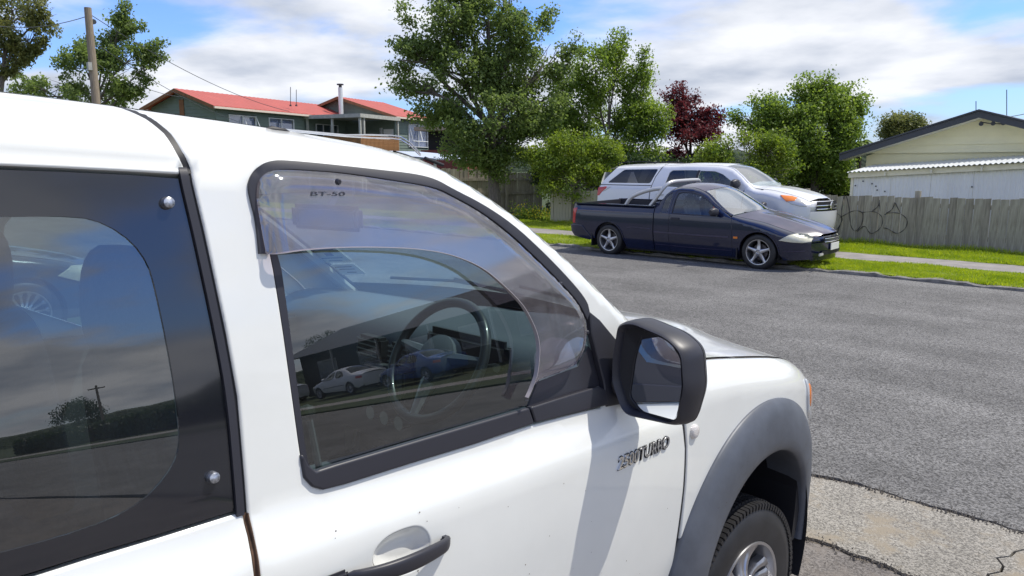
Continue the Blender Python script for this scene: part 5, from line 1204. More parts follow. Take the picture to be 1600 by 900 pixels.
g = G(); g.grid([ringm(.87, .020), [(fc[0] + p[0] * .5, MY + .03, fc[1] + p[1] * .5) for p in fa], ringm(.01, .03)], True); g.obj('mirror_back', M_RUBBER, dmir)
o1 = np.array(gm); c1 = o1.mean(0)
g = G(); g.grid([[(c1[0] + (x - c1[0]) * k, tiltm(x, z) + dy, c1[1] + (z - c1[1]) * k) for x, z in gm] for k, dy in ((1.0, -.0015), (1.03, -.004), (1.05, .01))], True); fixn(g.obj('mirror_bezel', M_RUBBER, dmir, True))
ax = fc[0] - .10; G().tube([(.80, MY + .05, fc[1] - .06), (.88, MY + .06, fc[1] - .06), (ax + .02, MY + .07, fc[1] - .05)], [.05, .04, .035], 12).obj('mirror_arm', M_BLACKP, dmir, True)
# ---- folded twin rod aerial on the pillar
Xa = .66
seg = [(430, 203), (480, 207.5), (540, 213), (580, 215.5), (612, 216.5), (626, 218.5), (640, 227), (650, 237), (657, 243)]
for dz in (0, .0065):
    G().tube([(Xa, *(np.array(PX(a, b, Xa)) + [0, dz * (1 if 2 < i < 8 else .4)])) for i, (a, b) in enumerate(seg)], .0016, 8).obj('aerial_rod', M_CHROME, ute, True)
pb = PX(430, 203, Xa); G().tube([(Xa, pb[0] - .022, pb[1] - .002), (Xa, pb[0] - .008, pb[1] + .001), (Xa, pb[0] + .02, pb[1]), (Xa, pb[0] + .03, pb[1] - .001)], [.003, .0065, .005, .002], 10).obj('aerial_base', M_RUBBER, ute, True)
pb = PX(664, 247, Xa); pc = PX(690, 258, Xa - .01); G().tube([(Xa, pb[0], pb[1] + .0), (Xa - .005, *pc)], [.004, .004], 8).obj('aerial_foot', M_RUBBER, ute, True)
# windscreen washer jet, bonnet edge seal are small dark nubs
for sg in (-.3, .3): G().box((sg, -.28, 1.17), (.02, .02, .012), bev=.003).obj('washer_jet', M_RUBBER, ute)
# ================================================================ OTHER CARS (right-hand side faces the camera)
M_NAVY = mat('navy_paint', (0.005, 0.009, 0.036), 0.16, coat=0.9, vary=.1, scale=2)
M_NAVYF = mat('faded_navy_paint', (0.022, 0.02, 0.055), 0.3, coat=0.8, col2=(0.06, 0.045, 0.085), scale=2.5)
M_SILV = mat('silver_paint', (0.66, 0.67, 0.69), 0.28, metal=.12, coat=.8)
M_WPAINT2 = mat('bright_white_paint', (0.7, 0.71, 0.72), 0.3, coat=.7)
M_BLUE = mat('blue_paint', (0.01, 0.06, 0.25), 0.25, coat=.9)
M_LAMP = mat('cloudy_headlamp', (0.62, 0.60, 0.46), 0.2, coat=.8, vary=.1, scale=12)
M_LAMPC = mat('headlamp', (0.5, 0.5, 0.5), 0.12, metal=.3, coat=1)
M_RED = mat('red_lens', (0.5, 0.02, 0.02), 0.2, coat=.8)
M_PLATE = mat('number_plate', (0.7, 0.7, 0.68), 0.5)
GL_CAR = glass('car_glass', (0.78, 0.86, 0.84), 0.10); GL_DARK = glass('dark_canopy_glass', (0.12, 0.13, 0.16), 0.08)
GL_WSC = glass('car_windscreen', (0.7, 0.8, 0.8), 0.45)
class Car:
    def __init__(s, name, label, cat, loc, rot, W, zt, a, b, zb, tum, front, rear, group=None, tilt=0):
        s.o = thing(name, label, cat, loc, (0, tilt, rot), group); s.W = W; s.zt = tab(zt); s.a = tab(a); s.b = tab(b); s.zb = zb; s.t = math.tan(rad(tum)); s.fr = front; s.rr = rear
    def S(s, y, z):
        y, z = np.broadcast_arrays(np.asarray(y, float), np.asarray(z, float)); f0, fl, fw_ = s.fr; r0, rl, rw = s.rr
        x = s.W - .05 * np.maximum(0, (.55 - z) / .35) ** 1.6 + .0 - .018 * ((z - .62) / .3) ** 2 - s.t * np.maximum(0, z - s.zb)
        x = x - fw_ * (1 - np.sqrt(np.maximum(.01, 1 - np.clip((y - f0) / fl, 0, 1) ** 2))) - rw * (1 - np.sqrt(np.maximum(.01, 1 - np.clip((r0 - y) / rl, 0, 1) ** 2)))
        return x - rnd(z, s.zt(y), s.a(y), s.b(y))
    def top(s, s0, s1, n=40): return [(y, float(s.zt(y)) - .001) for y in np.linspace(s0, s1, n)]
    def edge(s, y): z = float(s.zt(y)) - .0015; return float(s.S(y, z)), z
    def panel(s, name, poly, m, holes=(), both=True, **k):
        k.setdefault('grid', .06); k.setdefault('er', .006)
        panel(name, poly, m, s.o, s.S, holes, **k)
        if both: panel(name, poly, m, s.o, s.S, holes, mirrored_only=True, **k)
    def loft(s, name, a, b, crown, m, n=20, bulge=None, off=0, umax=1.0, bump=None): return loft(name, np.linspace(a, b, n), s.edge, crown, m, s.o, cols=25, umax=umax, bulge=bulge, off=off, bump=bump)
    def face(s, name, ya, z0, z1, m, bul, n=10, sgn=1, top=None, rake=0):
        rows = []
        for z in np.linspace(z0, z1, n):
            xe = float(s.S(ya, min(z, float(s.zt(ya)) - .002))); k = (z - z0) / max(.01, z1 - z0); rows.append([(xe * u, ya + sgn * bul * (1 - abs(u) ** 2.3) - rake * (k ** 2) * (1 - u * u) - .03 * (1 - k) ** 3 * sgn, z) for u in np.linspace(-1, 1, 21)])
        g = G().grid(rows); return fixn(g.obj(name, m, s.o, True, 60))
    def arch(s, c, r): return [(c[0] + r * math.cos(t), c[1] + r * math.sin(t)) for t in np.linspace(rad(0), rad(180), 26)]
    def underside(s, y0, y1, z=.2): G().box((0, (y0 + y1) / 2, z + .1), (s.W * 1.6, y1 - y0, .12)).obj('underbody', M_RUBBER, s.o)
    def well(s, c, r):
        for sg in (1, -1):
            rows = [[(sg * x, c[0] + (r + .01) * math.cos(t), c[1] + (r + .01) * math.sin(t)) for x in (s.W - .03, .5)] for t in np.linspace(rad(-20), rad(200), 16)]
            g = G().grid(rows); g.add([(sg * .5, c[0] - r, .2), (sg * .5, c[0] + r, .2), (sg * .5, c[0] + r, c[1] + r), (sg * .5, c[0] - r, c[1] + r)], [(0, 1, 2, 3)]); g.obj('wheel_well', M_RUBBER, s.o)
def curve_strip(car, name, pts, w_, m, off=.006, both=True):
    for sg in ((1, -1) if both else (1,)):
        P = resample(pts, .05, False); rows = [[], [], [], []]
        for i, p in enumerate(P):
            t = P[min(i + 1, len(P) - 1)] - P[max(i - 1, 0)]; t = t / (np.linalg.norm(t) + 1e-9); nn = np.array([-t[1], t[0]]) * w_ / 2
            for k, (q, h) in enumerate(((-1, -.004), (-1, off), (1, off), (1, -.004))): e = p + nn * q; rows[k].append((sg * (float(car.S(e[0], e[1])) + h), e[0], e[1]))
        fixn(G().grid(rows).obj(name, m, car.o, True))
def cabin(car, seats_y, dash_y, zfl=.25, zbelt=.9, steer=.36, xw=.7):
    G().box((0, (seats_y + dash_y) / 2 - .3, zfl), (xw * 2, 2.0, .04)).obj('floor', M_CARPET, car.o)
    G().prism([(dash_y - .25, zbelt - .35), (dash_y - .28, zbelt - .05), (dash_y - .1, zbelt + .03), (dash_y + .25, zbelt - .0), (dash_y + .25, zbelt - .4)], 0, -xw, xw).obj('dashboard', M_DASH, car.o)
    for sx in (-.36, .36):
        G().box((sx, seats_y + .25, zfl + .25), (.48, .5, .18), bev=.05).obj('seat_squab', M_SEAT, car.o)
        G().box((sx, seats_y - .04, zbelt - .1), (.46, .15, .62), bev=.06, R=Matrix.Rotation(.2, 3, 'X')).obj('seat_back', M_SEAT, car.o)
        G().box((sx, seats_y - .12, zbelt + .27), (.26, .1, .17), bev=.04).obj('head_restraint', M_SEAT, car.o)
    w_ = sub('steering_wheel', car.o, (steer, dash_y - .42, zbelt - .02), (rad(-62), 0, 0)); G().tube([(.18 * math.cos(t), .18 * math.sin(t), 0) for t in np.linspace(0, 2 * math.pi, 31)], .014, 8, False).obj('wheel_rim', M_RUBBER, w_)
    G().box((0, 0, -.01), (.3, .06, .03), bev=.01).obj('spoke', M_DASH, w_)
def mirror_pod(car, y, z, m, sx=1, k=1.0):
    for sg in (1, -1):
        x0 = float(car.S(y, z)); g = G(); rows = []
        for i in range(9):
            t = i / 8; rr = math.sin(math.pi * (.12 + .78 * t)) ** .5; rows.append([(sg * (x0 + .03 + .2 * k * t), y - .02 + .055 * k * rr * math.copysign(abs(math.cos(a)) ** .7, math.cos(a)) - .03 * t, z + .02 + .075 * k * rr * math.copysign(abs(math.sin(a)) ** .7, math.sin(a))) for a in np.linspace(0, 2 * math.pi, 17)[:-1]])
        g.grid(rows, True); g.f += [tuple(range(16)), tuple(8 * 16 + q for q in range(16))[::-1]]; fixn(g.obj('door_mirror', m, car.o, True, 70))
def wheels_on(car, ys, x, R_, W_, rim, style, n, rimmat=None, z=None):
    for y in ys:
        wheel(car.o, (x, y, z or R_), R_, W_, rim, style, 1, 0, n, detail=False, rimmat=rimmat); wheel(car.o, (-x, y, z or R_), R_, W_, rim, style, -1, 0, n, detail=False, rimmat=rimmat)

# ---- navy utility car
c = Car('navy_ute', 'navy blue coupe utility with silver sports bar parked nose right on the far verge', 'ute', (-5.75, 13.19, 0.0), -math.pi / 2, .915,
        [(-4.2, 1.05), (-3, 1.05), (-2.13, 1.035), (-2.05, 1.16), (-1.97, 1.29), (-1.87, 1.37), (-1.7, 1.405), (-1.5, 1.40), (-1.3, 1.36), (-1.12, 1.285), (-.94, 1.165), (-.75, 1.04), (-.58, .945), (-.4, .905), (0, .835), (.42, .715), (.62, .645), (.8, .57), (.9, .53)],
        [(-4.2, .03), (-2.13, .03), (-2.0, .08), (-1.7, .13), (-1.2, .1), (-.7, .07), (-.3, .16), (.3, .2), (.8, .12)], [(-4.2, .02), (-2.13, .02), (-2.0, .05), (-1.7, .06), (-1.2, .06), (-.7, .05), (-.3, .09), (.3, .12), (.8, .08)], .9, 17, (.2, .70, .62), (-3.85, .4, .12), tilt=rad(1.2))
fa_, ra_ = (0, .32), (-3.2, .33); AR = .352
c.panel('bed_side', [(-2.15, .18), (-2.15, 1.02)] + c.top(-2.16, -4.14, 20) + [(-4.15, .6), (-4.12, .36), (-3.75, .3)] + [(x, z) for x, z in c.arch(ra_, AR)][::-1] + [(-2.8, .18)], M_NAVY)
quarter = [(-2.0, .93), (-1.965, 1.18), (-1.9, 1.275), (-1.84, 1.3), (-1.85, .925)]
c.panel('cab_side', [(-1.8, .18), (-2.13, .18), (-2.13, 1.03)] + c.top(-2.125, -.56, 60) + [(-.57, .935), (-.7, 1.0), (-.86, 1.09), (-1.05, 1.2), (-1.22, 1.285), (-1.4, 1.33), (-1.6, 1.345), (-1.76, 1.335), (-1.795, 1.2), (-1.8, .93)], M_NAVY, [quarter], grid=.04)
dwin = [(-1.755, .915), (-1.75, 1.18), (-1.72, 1.3), (-1.6, 1.32), (-1.4, 1.308), (-1.22, 1.262), (-1.05, 1.175), (-.9, 1.08), (-.8, 1.0), (-.79, .9)]
c.panel('door', [(-1.795, .185), (-1.793, .93), (-1.788, 1.2), (-1.752, 1.33), (-1.6, 1.34), (-1.4, 1.325), (-1.22, 1.28), (-1.05, 1.195), (-.86, 1.085), (-.7, .995), (-.585, .93), (-.53, .9), (-.5, .7), (-.5, .42), (-.5, .185)], M_NAVY, [dwin], grid=.04)
c.panel('quarter_window', quarter, GL_CAR, er=0, thick=0, off=-.01); c.panel('side_window', dwin, GL_CAR, er=0, thick=0, off=-.012, grid=.04)
c.panel('window_frame', dwin, M_BLACKP, [[tuple(p) for p in offs(np.array(resample(dwin, .05)), .014 if area(dwin) > 0 else -.014)]], grid=.03, er=.001, thick=.01, off=.002, step=.03)
c.panel('front_wing', [(-.495, .185), (-.494, .7), (-.525, .9)] + c.top(-.53, .8, 50) + [(.803, .5), (.803, .4), (.80, .22), (.42, .2)] + c.arch(fa_, AR) + [(-.4, .185)], M_NAVY, grid=.04, er=.0015)
c.loft('bonnet', -.5, .8, lambda s: .075 + .01 * s, M_NAVYF, 30, lambda s: .14 * max(0, s + .1) / .9 if s > -.1 else -.0 + .16 * max(0, (-.1 - s)) / .4, .003, bump=lambda s, x: .018 * math.exp(-((abs(x) - .33) / .1) ** 2) * max(0, min(1, (s + .4) / .3)))
bw_ = tab([(-1.9, -.02), (-1.25, .10), (-.9, .17), (-.5, .2)])
c.loft('roof', -2.0, -1.22, lambda s: .06, M_NAVYF, 16, lambda s: float(bw_(s))); c.loft('windscreen', -1.215, -.56, lambda s: .06 - .0 * s, GL_WSC, 16, lambda s: float(bw_(s)), -.003, .96)
for sg in (-1, 1):
    rows = []
    for s_ in np.linspace(-1.22, -.54, 20): xe, ze = c.edge(s_); rows.append([(sg * xe * u, s_ + float(bw_(s_)) * (1 - u * u), ze + .06 * (1 - u ** 2.2) + dz) for u, dz in ((1, -.003), (.985, .004), (.955, .002), (.95, -.006))])
    fixn(G().grid(rows).obj('pillar_trim', M_NAVY, c.o, True))
rows = []
for u in np.linspace(-1, 1, 15): xe, ze = c.edge(-2.0); rows.append([(xe * u, -2.0 + (-.02) * (1 - u * u), ze + .06 * (1 - abs(u) ** 2.2)), (.74 * u, -2.1, 1.1)])
G().grid(rows).obj('rear_window', GL_DARK, c.o, True)
G().box((0, -2.13, .75), (1.7, .04, .72)).obj('cab_back', M_NAVY, c.o); G().box((0, -3.1, .55), (1.66, 1.98, .04)).obj('bed_floor', M_BLACKP, c.o)
for sg in (-1, 1):
    G().box((sg * .80, -3.12, .79), (.03, 1.94, .46)).obj('bed_liner', M_BLACKP, c.o); G().box((sg * .845, -3.12, 1.035), (.09, 1.98, .022), bev=.006).obj('bed_rail', M_NAVY, c.o)
c.face('tailgate', -4.13, .6, 1.02, M_NAVY, .04, sgn=-1); G().box((0, -4.11, .8), (1.55, .05, .46)).obj('tailgate_inner', M_BLACKP, c.o)
c.face('rear_bumper', -4.16, .36, .58, M_NAVY, .07, sgn=-1)
c.panel('rear_bumper_corner', [(-4.2, .59), (-3.86, .585), (-3.62, .32), (-3.7, .29), (-4.1, .35), (-4.19, .45)], M_NAVY, off=.018, thick=.03)
c.panel('tail_lamp', [(-4.14, .93), (-4.02, .94), (-4.06, .8), (-4.07, .62), (-4.15, .62)], M_RED, off=.006, grid=.03)
c.face('front_bumper', .80, .195, .5, M_NAVY, .16, n=12); c.face('nose', .79, .495, .6, M_NAVY, .15, n=5, rake=.04)
c.panel('headlamp', [(.36, .55), (.5, .64), (.62, .675), (.72, .66), (.79, .61), (.80, .53), (.70, .515), (.55, .525)], M_LAMP, off=.012, grid=.025, er=.008, thick=.012)
for k in range(3): G().tube([(x, .80 + .157 * (1 - abs(x / .64) ** 2.3) + .006, .53 + k * .028 - .02) for x in np.linspace(-.34, .34, 15)], .008, 6).obj('grille_bar', M_CHROME if k != 1 else M_NAVY, c.o)
G().grid([[(x, .805 + .157 * (1 - abs(x / .64) ** 2.3), z) for x in np.linspace(-.36, .36, 13)] for z in (.498, .595)]).obj('grille', M_RUBBER, c.o, True)
G().grid([[(x, .80 + .162 * (1 - abs(x / .68) ** 2.3), z) for x in np.linspace(-.4, .4, 13)] for z in (.29, .36)]).obj('lower_intake', M_RUBBER, c.o, True)
G().box((0, .975, .42), (.36, .012, .12), bev=.003).obj('number_plate', M_PLATE, c.o)
G().box((.48, .93, .31), (.16, .03, .05), bev=.01).obj('fog_lamp', M_LAMPC, c.o)
curve_strip(c, 'rubbing_strip', [(-2.12, .55), (-1.2, .545), (-.56, .55)], .022, M_NAVYF, .008); curve_strip(c, 'sill_line', [(-2.1, .31), (-1.2, .3), (-.5, .31)], .01, M_NAVYF, .003)
curve_strip(c, 'crease', [(-2.75, .60), (-2.6, .62), (-2.2, .6)], .012, M_NAVYF, .004); curve_strip(c, 'bed_crease', [(-4.1, .9), (-3.2, .9), (-2.18, .885)], .014, M_NAVYF, .004)
curve_strip(c, 'side_repeater', [(-.46, .55), (-.38, .552)], .035, M_AMBER, .012); curve_strip(c, 'bumper_line', [(.42, .36), (.6, .37), (.76, .375)], .012, M_NAVYF, .005)
for ctr in (fa_, ra_): curve_strip(c, 'arch_lip', c.arch(ctr, AR + .012), .02, M_NAVY, .014); c.well(ctr, AR)
for yy in (-1.68, ):
    x_ = float(c.S(yy, .83)); G().box((x_ + .012, yy + .02, .83), (.025, .19, .035), bev=.01).obj('door_handle', M_NAVY, c.o)
mirror_pod(c, -.78, .97, M_BLACKP); wheels_on(c, (0, -3.2), .79, .32, .22, .222, 'star', 5, z=.32)
c.underside(-3.6, .45, .1); cabin(c, -1.55, -.62); G().box((.8, -3.63, .3), (.2, .02, .26)).obj('mud_flap', M_RUBBER, c.o)
G().box((.8, -.4, .26), (.2, .02, .2)).obj('mud_flap', M_RUBBER, c.o)
M_BAR = mat('silver_sports_bar', (.55, .55, .54), .35, metal=.5)
for pts, nm in (([(.79, -2.30, 1.02), (.74, -2.16, 1.22), (.67, -2.06, 1.40), (.55, -2.0, 1.49), (.3, -1.98, 1.50), (-.3, -1.98, 1.50), (-.55, -2.0, 1.49), (-.67, -2.06, 1.40), (-.74, -2.16, 1.22), (-.79, -2.30, 1.02)], 'sports_bar'),
                ([(.79, -2.86, 1.03), (.77, -2.78, 1.17), (.74, -2.58, 1.27), (.71, -2.3, 1.35), (.68, -2.1, 1.37)], 'bar_stay'), ([(-.79, -2.86, 1.03), (-.77, -2.78, 1.17), (-.74, -2.58, 1.27), (-.71, -2.3, 1.35), (-.68, -2.1, 1.37)], 'bar_stay')):
    G().tube(chaikin(pts, 2), .037, 12).obj(nm, M_BAR, c.o, True)
G().box((.62, -1.02, 1.0), (.06, .09, .13), bev=.03).obj('orange_block', mat('plain_orange', (.8, .2, .05), .8), c.o)  # small orange block added for an orange patch near the door mirror
G().tube([(.1, -.36, .95), (.55, -.45, .97)], .01, 6).obj('wiper', M_RUBBER, c.o)

# ---- silver double cab with canopy
c = Car('silver_double_cab', 'silver double cab pickup with white canopy parked on the footpath behind the navy ute', 'pickup', (-6.70, 15.42, 0.03), -math.pi / 2, .925,
        [(-4.3, 1.62), (-4.2, 1.66), (-3.95, 1.735), (-3.5, 1.76), (-2.7, 1.775), (-2.5, 1.765), (-2.0, 1.78), (-1.3, 1.765), (-.98, 1.71), (-.7, 1.56), (-.45, 1.38), (-.3, 1.295), (0, 1.27), (.4, 1.19), (.6, 1.13), (.78, 1.05)],
        [(-4.3, .06), (-3, .1), (-1.3, .1), (-.5, .07), (-.2, .2), (.5, .24), (.8, .2)], [(-4.3, .05), (-3, .06), (-1.3, .07), (-.5, .06), (-.2, .1), (.5, .14), (.8, .1)], 1.22, 15, (.15, .78, .5), (-4.0, .5, .12))
fa_, ra_ = (0, .40), (-3.2, .40); AR = .47
cwin = [(-4.03, 1.355), (-3.68, 1.665), (-2.75, 1.68), (-2.83, 1.36)]
c.panel('canopy_side', [(-4.22, 1.315), (-4.16, 1.42)] + [(-3.93, 1.70)] + c.top(-3.9, -2.665, 30) + [(-2.70, 1.66), (-2.76, 1.5), (-2.78, 1.315)], M_WPAINT2, [fillet(cwin, .05)], grid=.05); c.panel('canopy_window', fillet(cwin, .05), GL_DARK, er=0, thick=0, off=-.004)
c.panel('bed_side', [(-2.785, .45), (-2.785, 1.30), (-4.22, 1.30), (-4.24, 1.1), (-4.24, .6), (-4.1, .55), (-3.7, .5)] + c.arch(ra_, AR)[::-1] + [(-2.72, .45)], M_SILV)
rw = fillet([(-2.44, 1.30), (-2.42, 1.60), (-2.36, 1.655), (-1.9, 1.66), (-1.72, 1.655), (-1.72, 1.28)], .03); fwn = fillet([(-1.66, 1.275), (-1.66, 1.65), (-1.3, 1.64), (-1.1, 1.58), (-.85, 1.44), (-.62, 1.28), (-.62, 1.265)], .03)
c.panel('cab_side', [(-2.6, .45), (-2.765, .5), (-2.765, 1.3), (-2.74, 1.5), (-2.66, 1.7)] + c.top(-2.64, -.4, 70) + [(-.5, 1.27), (-.5, .8), (-.52, .45)], M_SILV, [rw, fwn], grid=.05)
for wn in (rw, fwn): c.panel('side_window', wn, GL_CAR, er=0, thick=0, off=-.012)
curve_strip(c, 'window_pillar', [(-1.69, 1.27), (-1.69, 1.66)], .06, M_RUBBER, .003)
curve_strip(c, 'door_gap', [(-1.69, .5), (-1.69, 1.26)], .012, M_RUBBER, .001); curve_strip(c, 'door_gap', [(-.52, .5), (-.5, 1.26)], .012, M_RUBBER, .001)
c.panel('front_wing', [(-.49, .5), (-.49, 1.27)] + c.top(-.485, .80, 50) + [(.83, .95), (.83, .7), (.82, .5), (.55, .45)] + c.arch(fa_, AR), M_SILV, grid=.05, er=.0015)
c.loft('bonnet', -.45, .76, lambda s: .06, M_WPAINT2, 24, lambda s: .1 * max(0, s + .1) + .25 * max(0, -.1 - s), .004, bump=lambda s, x: -.012 * math.exp(-(x / .2) ** 4))
bw_ = tab([(-2.6, 0), (-1.2, .09), (-.9, .16), (-.3, .24)])
c.loft('roof', -2.66, -1.12, lambda s: .045, M_WPAINT2, 16, lambda s: float(bw_(s)) if s > -2.4 else 0); c.loft('canopy_roof', -4.24, -2.68, lambda s: .045, M_WPAINT2, 16)
c.loft('windscreen', -1.115, -.42, lambda s: .045, GL_WSC, 16, lambda s: float(bw_(s)), -.003, .95)
for sg in (-1, 1):
    rows = []
    for s_ in np.linspace(-1.12, -.4, 20): xe, ze = c.edge(s_); rows.append([(sg * xe * u, s_ + float(bw_(s_)) * (1 - u * u), ze + .045 * (1 - u ** 2.2) + dz) for u, dz in ((1, -.003), (.985, .004), (.945, .002), (.94, -.006))])
    fixn(G().grid(rows).obj('pillar_trim', M_SILV, c.o, True))
    G().tube(chaikin([(sg * .62, -3.85, 1.80), (sg * .62, -3.7, 1.84), (sg * .62, -3.0, 1.85), (sg * .62, -2.8, 1.81)], 1), .014, 6).obj('roof_rail', M_RUBBER, c.o, True)
c.face('canopy_back', -4.24, 1.3, 1.6, M_WPAINT2, .03, sgn=-1); c.face('tailgate', -4.25, .6, 1.29, M_SILV, .05, sgn=-1)
curve_strip(c, 'canopy_seam', [(-4.2, 1.308), (-2.8, 1.308)], .014, M_RUBBER, -.001); curve_strip(c, 'cab_gap', [(-2.775, .5), (-2.775, 1.3), (-2.75, 1.5), (-2.68, 1.7)], .022, M_RUBBER, -.006)
c.panel('tail_lamp', [(-4.26, 1.24), (-4.02, 1.27), (-4.0, 1.23), (-4.12, 1.14), (-4.2, 1.05), (-4.26, 1.05)], M_RED, off=.008, grid=.03); c.panel('tail_lamp_clear', [(-4.0, 1.265), (-3.88, 1.268), (-3.97, 1.20), (-4.09, 1.14), (-4.01, 1.22)], M_LAMPC, off=.009, grid=.03)
c.face('front_bumper', .83, .5, .86, M_SILV, .19, n=12); c.face('nose', .80, .85, 1.06, M_SILV, .19, n=6, rake=.05)
c.panel('headlamp', [(.28, 1.17), (.5, 1.145), (.68, 1.07), (.78, .96), (.66, .965), (.52, 1.0), (.42, 1.06)], M_LAMPC, off=.012, grid=.03, er=.008, thick=.012)
c.panel('indicator', [(.27, 1.172), (.47, 1.152), (.57, 1.12), (.56, 1.06), (.42, 1.05)], M_AMBER, off=.016, grid=.03, er=.004, thick=.012)
G().grid([[(x, .82 + .165 * (1 - abs(x / .68) ** 2.3), z) for x in np.linspace(-.52, .52, 15)] for z in (.82, 1.05)]).obj('grille', M_RUBBER, c.o, True)
for z in (.9, .97): G().tube([(x, .825 + .17 * (1 - abs(x / .68) ** 2.3), z) for x in np.linspace(-.52, .52, 15)], .012, 6).obj('grille_bar', M_CHROME, c.o, True)
G().lathe([(0, .02), (.07, .015), (.085, 0)], 20, 'z', (0, 0, 0)).obj('badge', M_CHROME, c.o, True); bd = LASTB = [o for o in c.o.children if o.name.startswith('badge')][0]; bd.location = (0, 1.0, .96); bd.rotation_euler = (rad(-90), 0, 0)
for ctr in (fa_, ra_): curve_strip(c, 'arch_lip', c.arch(ctr, AR + .012), .02, M_SILV, .012); c.well(ctr, AR)
mirror_pod(c, -.62, 1.37, M_BLACKP, k=1.25); wheels_on(c, (0, -3.2), .8, .385, .25, .23, 'star', 6, z=.385); c.underside(-4.1, .75, .3); cabin(c, -1.5, -.4, .6, 1.28)
for yy in (-1.58, -2.6): x_ = float(c.S(yy, 1.12)); G().box((x_ + .015, yy + .1, 1.12), (.03, .2, .035), bev=.01).obj('door_handle', M_SILV, c.o)

# ---- plain saloon, used beside the ute and for the row mirrored in its windows
def saloon(label, loc, rot, paint, group=None, rim_n=14):
    c = Car('parked_saloon', label, 'car', loc, rot, .88,
            [(-3.6, .95), (-3.3, 1.0), (-3.0, 1.03), (-2.75, 1.12), (-2.4, 1.28), (-2.1, 1.37), (-1.7, 1.40), (-1.3, 1.38), (-1.0, 1.28), (-.7, 1.1), (-.5, .98), (-.3, .94), (.2, .84), (.55, .74), (.78, .64)],
            [(-3.6, .1), (-2, .1), (-1, .09), (-.4, .12), (.8, .14)], [(-3.6, .06), (-2, .06), (-.4, .08), (.8, .1)], .92, 18, (.1, .75, .45), (-3.1, .6, .3), group)
    fa_, ra_ = (0, .32), (-2.7, .32); AR = .36
    w1_ = chaikin([(-2.35, .96), (-2.15, 1.22), (-1.9, 1.31), (-1.55, 1.33), (-1.55, .95)], 1, True); w2_ = chaikin([(-1.48, .95), (-1.48, 1.33), (-1.25, 1.30), (-1.0, 1.18), (-.75, 1.0), (-.72, .94)], 1, True)
    c.panel('body_side', [(-2.3, .22), (-2.3, .23)] + c.arch(ra_, AR) + [(-3.3, .25), (-3.62, .35), (-3.65, .7)] + c.top(-3.62, .78, 90) + [(.80, .5), (.78, .28), (.4, .22)] + c.arch(fa_, AR), paint, [w1_, w2_], grid=.06)
    for q in (w1_, w2_): c.panel('side_window', q, GL_CAR, er=0, thick=0, off=-.01)
    bw_ = tab([(-2.2, -.02), (-1.2, .1), (-.45, .2)])
    c.loft('bonnet', -.45, .78, lambda s: .06, paint, 20, lambda s: .12 * max(0, s + .1) + .3 * max(0, -.1 - s)); c.loft('windscreen', -1.2, -.47, lambda s: .05, GL_WSC, 14, lambda s: float(bw_(s)), umax=.97)
    c.loft('roof', -2.15, -1.2, lambda s: .05, paint, 12, lambda s: float(bw_(s))); c.loft('rear_window', -2.85, -2.16, lambda s: .05, GL_DARK, 10, umax=.97); c.loft('boot_lid', -3.62, -2.86, lambda s: .04, paint, 10)
    c.face('front_bumper', .79, .25, .6, paint, .13); c.face('rear_bumper', -3.64, .3, .93, paint, .08, sgn=-1)
    c.panel('headlamp', [(.3, .66), (.45, .74), (.62, .72), (.76, .62), (.72, .56), (.5, .58)], M_LAMP, off=.012, grid=.03, er=.006); c.panel('tail_lamp', [(-3.62, .86), (-3.3, .88), (-3.3, .76), (-3.62, .74)], M_RED, off=.01)
    G().grid([[(x, .80 + .13 * (1 - abs(x / .6) ** 2.3), z) for x in np.linspace(-.35, .35, 9)] for z in (.42, .56)]).obj('grille', M_RUBBER, c.o, True)
    for ctr in (fa_, ra_): c.well(ctr, AR)
    curve_strip(c, 'rubbing_strip', [(-2.3, .55), (-.5, .55)], .03, M_BLACKP, .008); mirror_pod(c, -.72, 1.0, paint); c.underside(-3.4, .6, .16); cabin(c, -1.5, -.5)
    wheels_on(c, (0, -2.7), .77, .32, .2, .225, 'multi', rim_n); return c.o
pA = at(30, 475, 7.0)
saloon('dark blue saloon seen through the tinted rear window of the white ute', (pA[0] - .8, pA[1], hgt(pA[1])), rad(2), mat('dark_slate_paint', (.02, .045, .075), .25, coat=.8), None, 16)
# ================================================================ WHAT THE WINDOWS MIRROR: the far side of the street further right
saloon('blue saloon parked beyond the frame, mirrored in the driver window', (24.0, 20.0, 0), -math.pi / 2, M_BLUE, None, 10)
saloon('white saloon parked behind the blue one, mirrored in the driver window', (30.0, 20.3, 0), -math.pi / 2, M_WPAINT2, None, 10)
saloon('silver saloon parked farthest along the kerb, mirrored in the driver window', (37.0, 20.2, 0), -math.pi / 2, M_SILV, None, 10)
M_DKW = mat('dark_stained_board', (0.03, 0.028, 0.026), .8, vary=.2, scale=3)
bh = thing('dark_house', 'dark low house with wide eaves mirrored in the driver window', 'house', (16, 23.5, 0))
G().box((11, 4, 1.5), (22, 8, 3.0)).obj('wall', M_DKW, bh); G().prism([(-.9, 2.75), (8.9, 2.75), (4, 4.3)], 0, -1, 23).obj('roof', M_CHAR, bh)
for k in range(5): G().box((2.4 + k * 4.2, -.02, 1.6), (1.8, .06, 1.1)).obj('window', GLS_H, bh); G().box((2.4 + k * 4.2, -.0, 1.6), (1.95, .05, 1.25)).obj('window_frame', M_GREYW, bh)
for k in range(6): G().box((.2 + k * 4.3, -.75, 1.4), (.1, .1, 2.8)).obj('post', M_GREYW, bh)
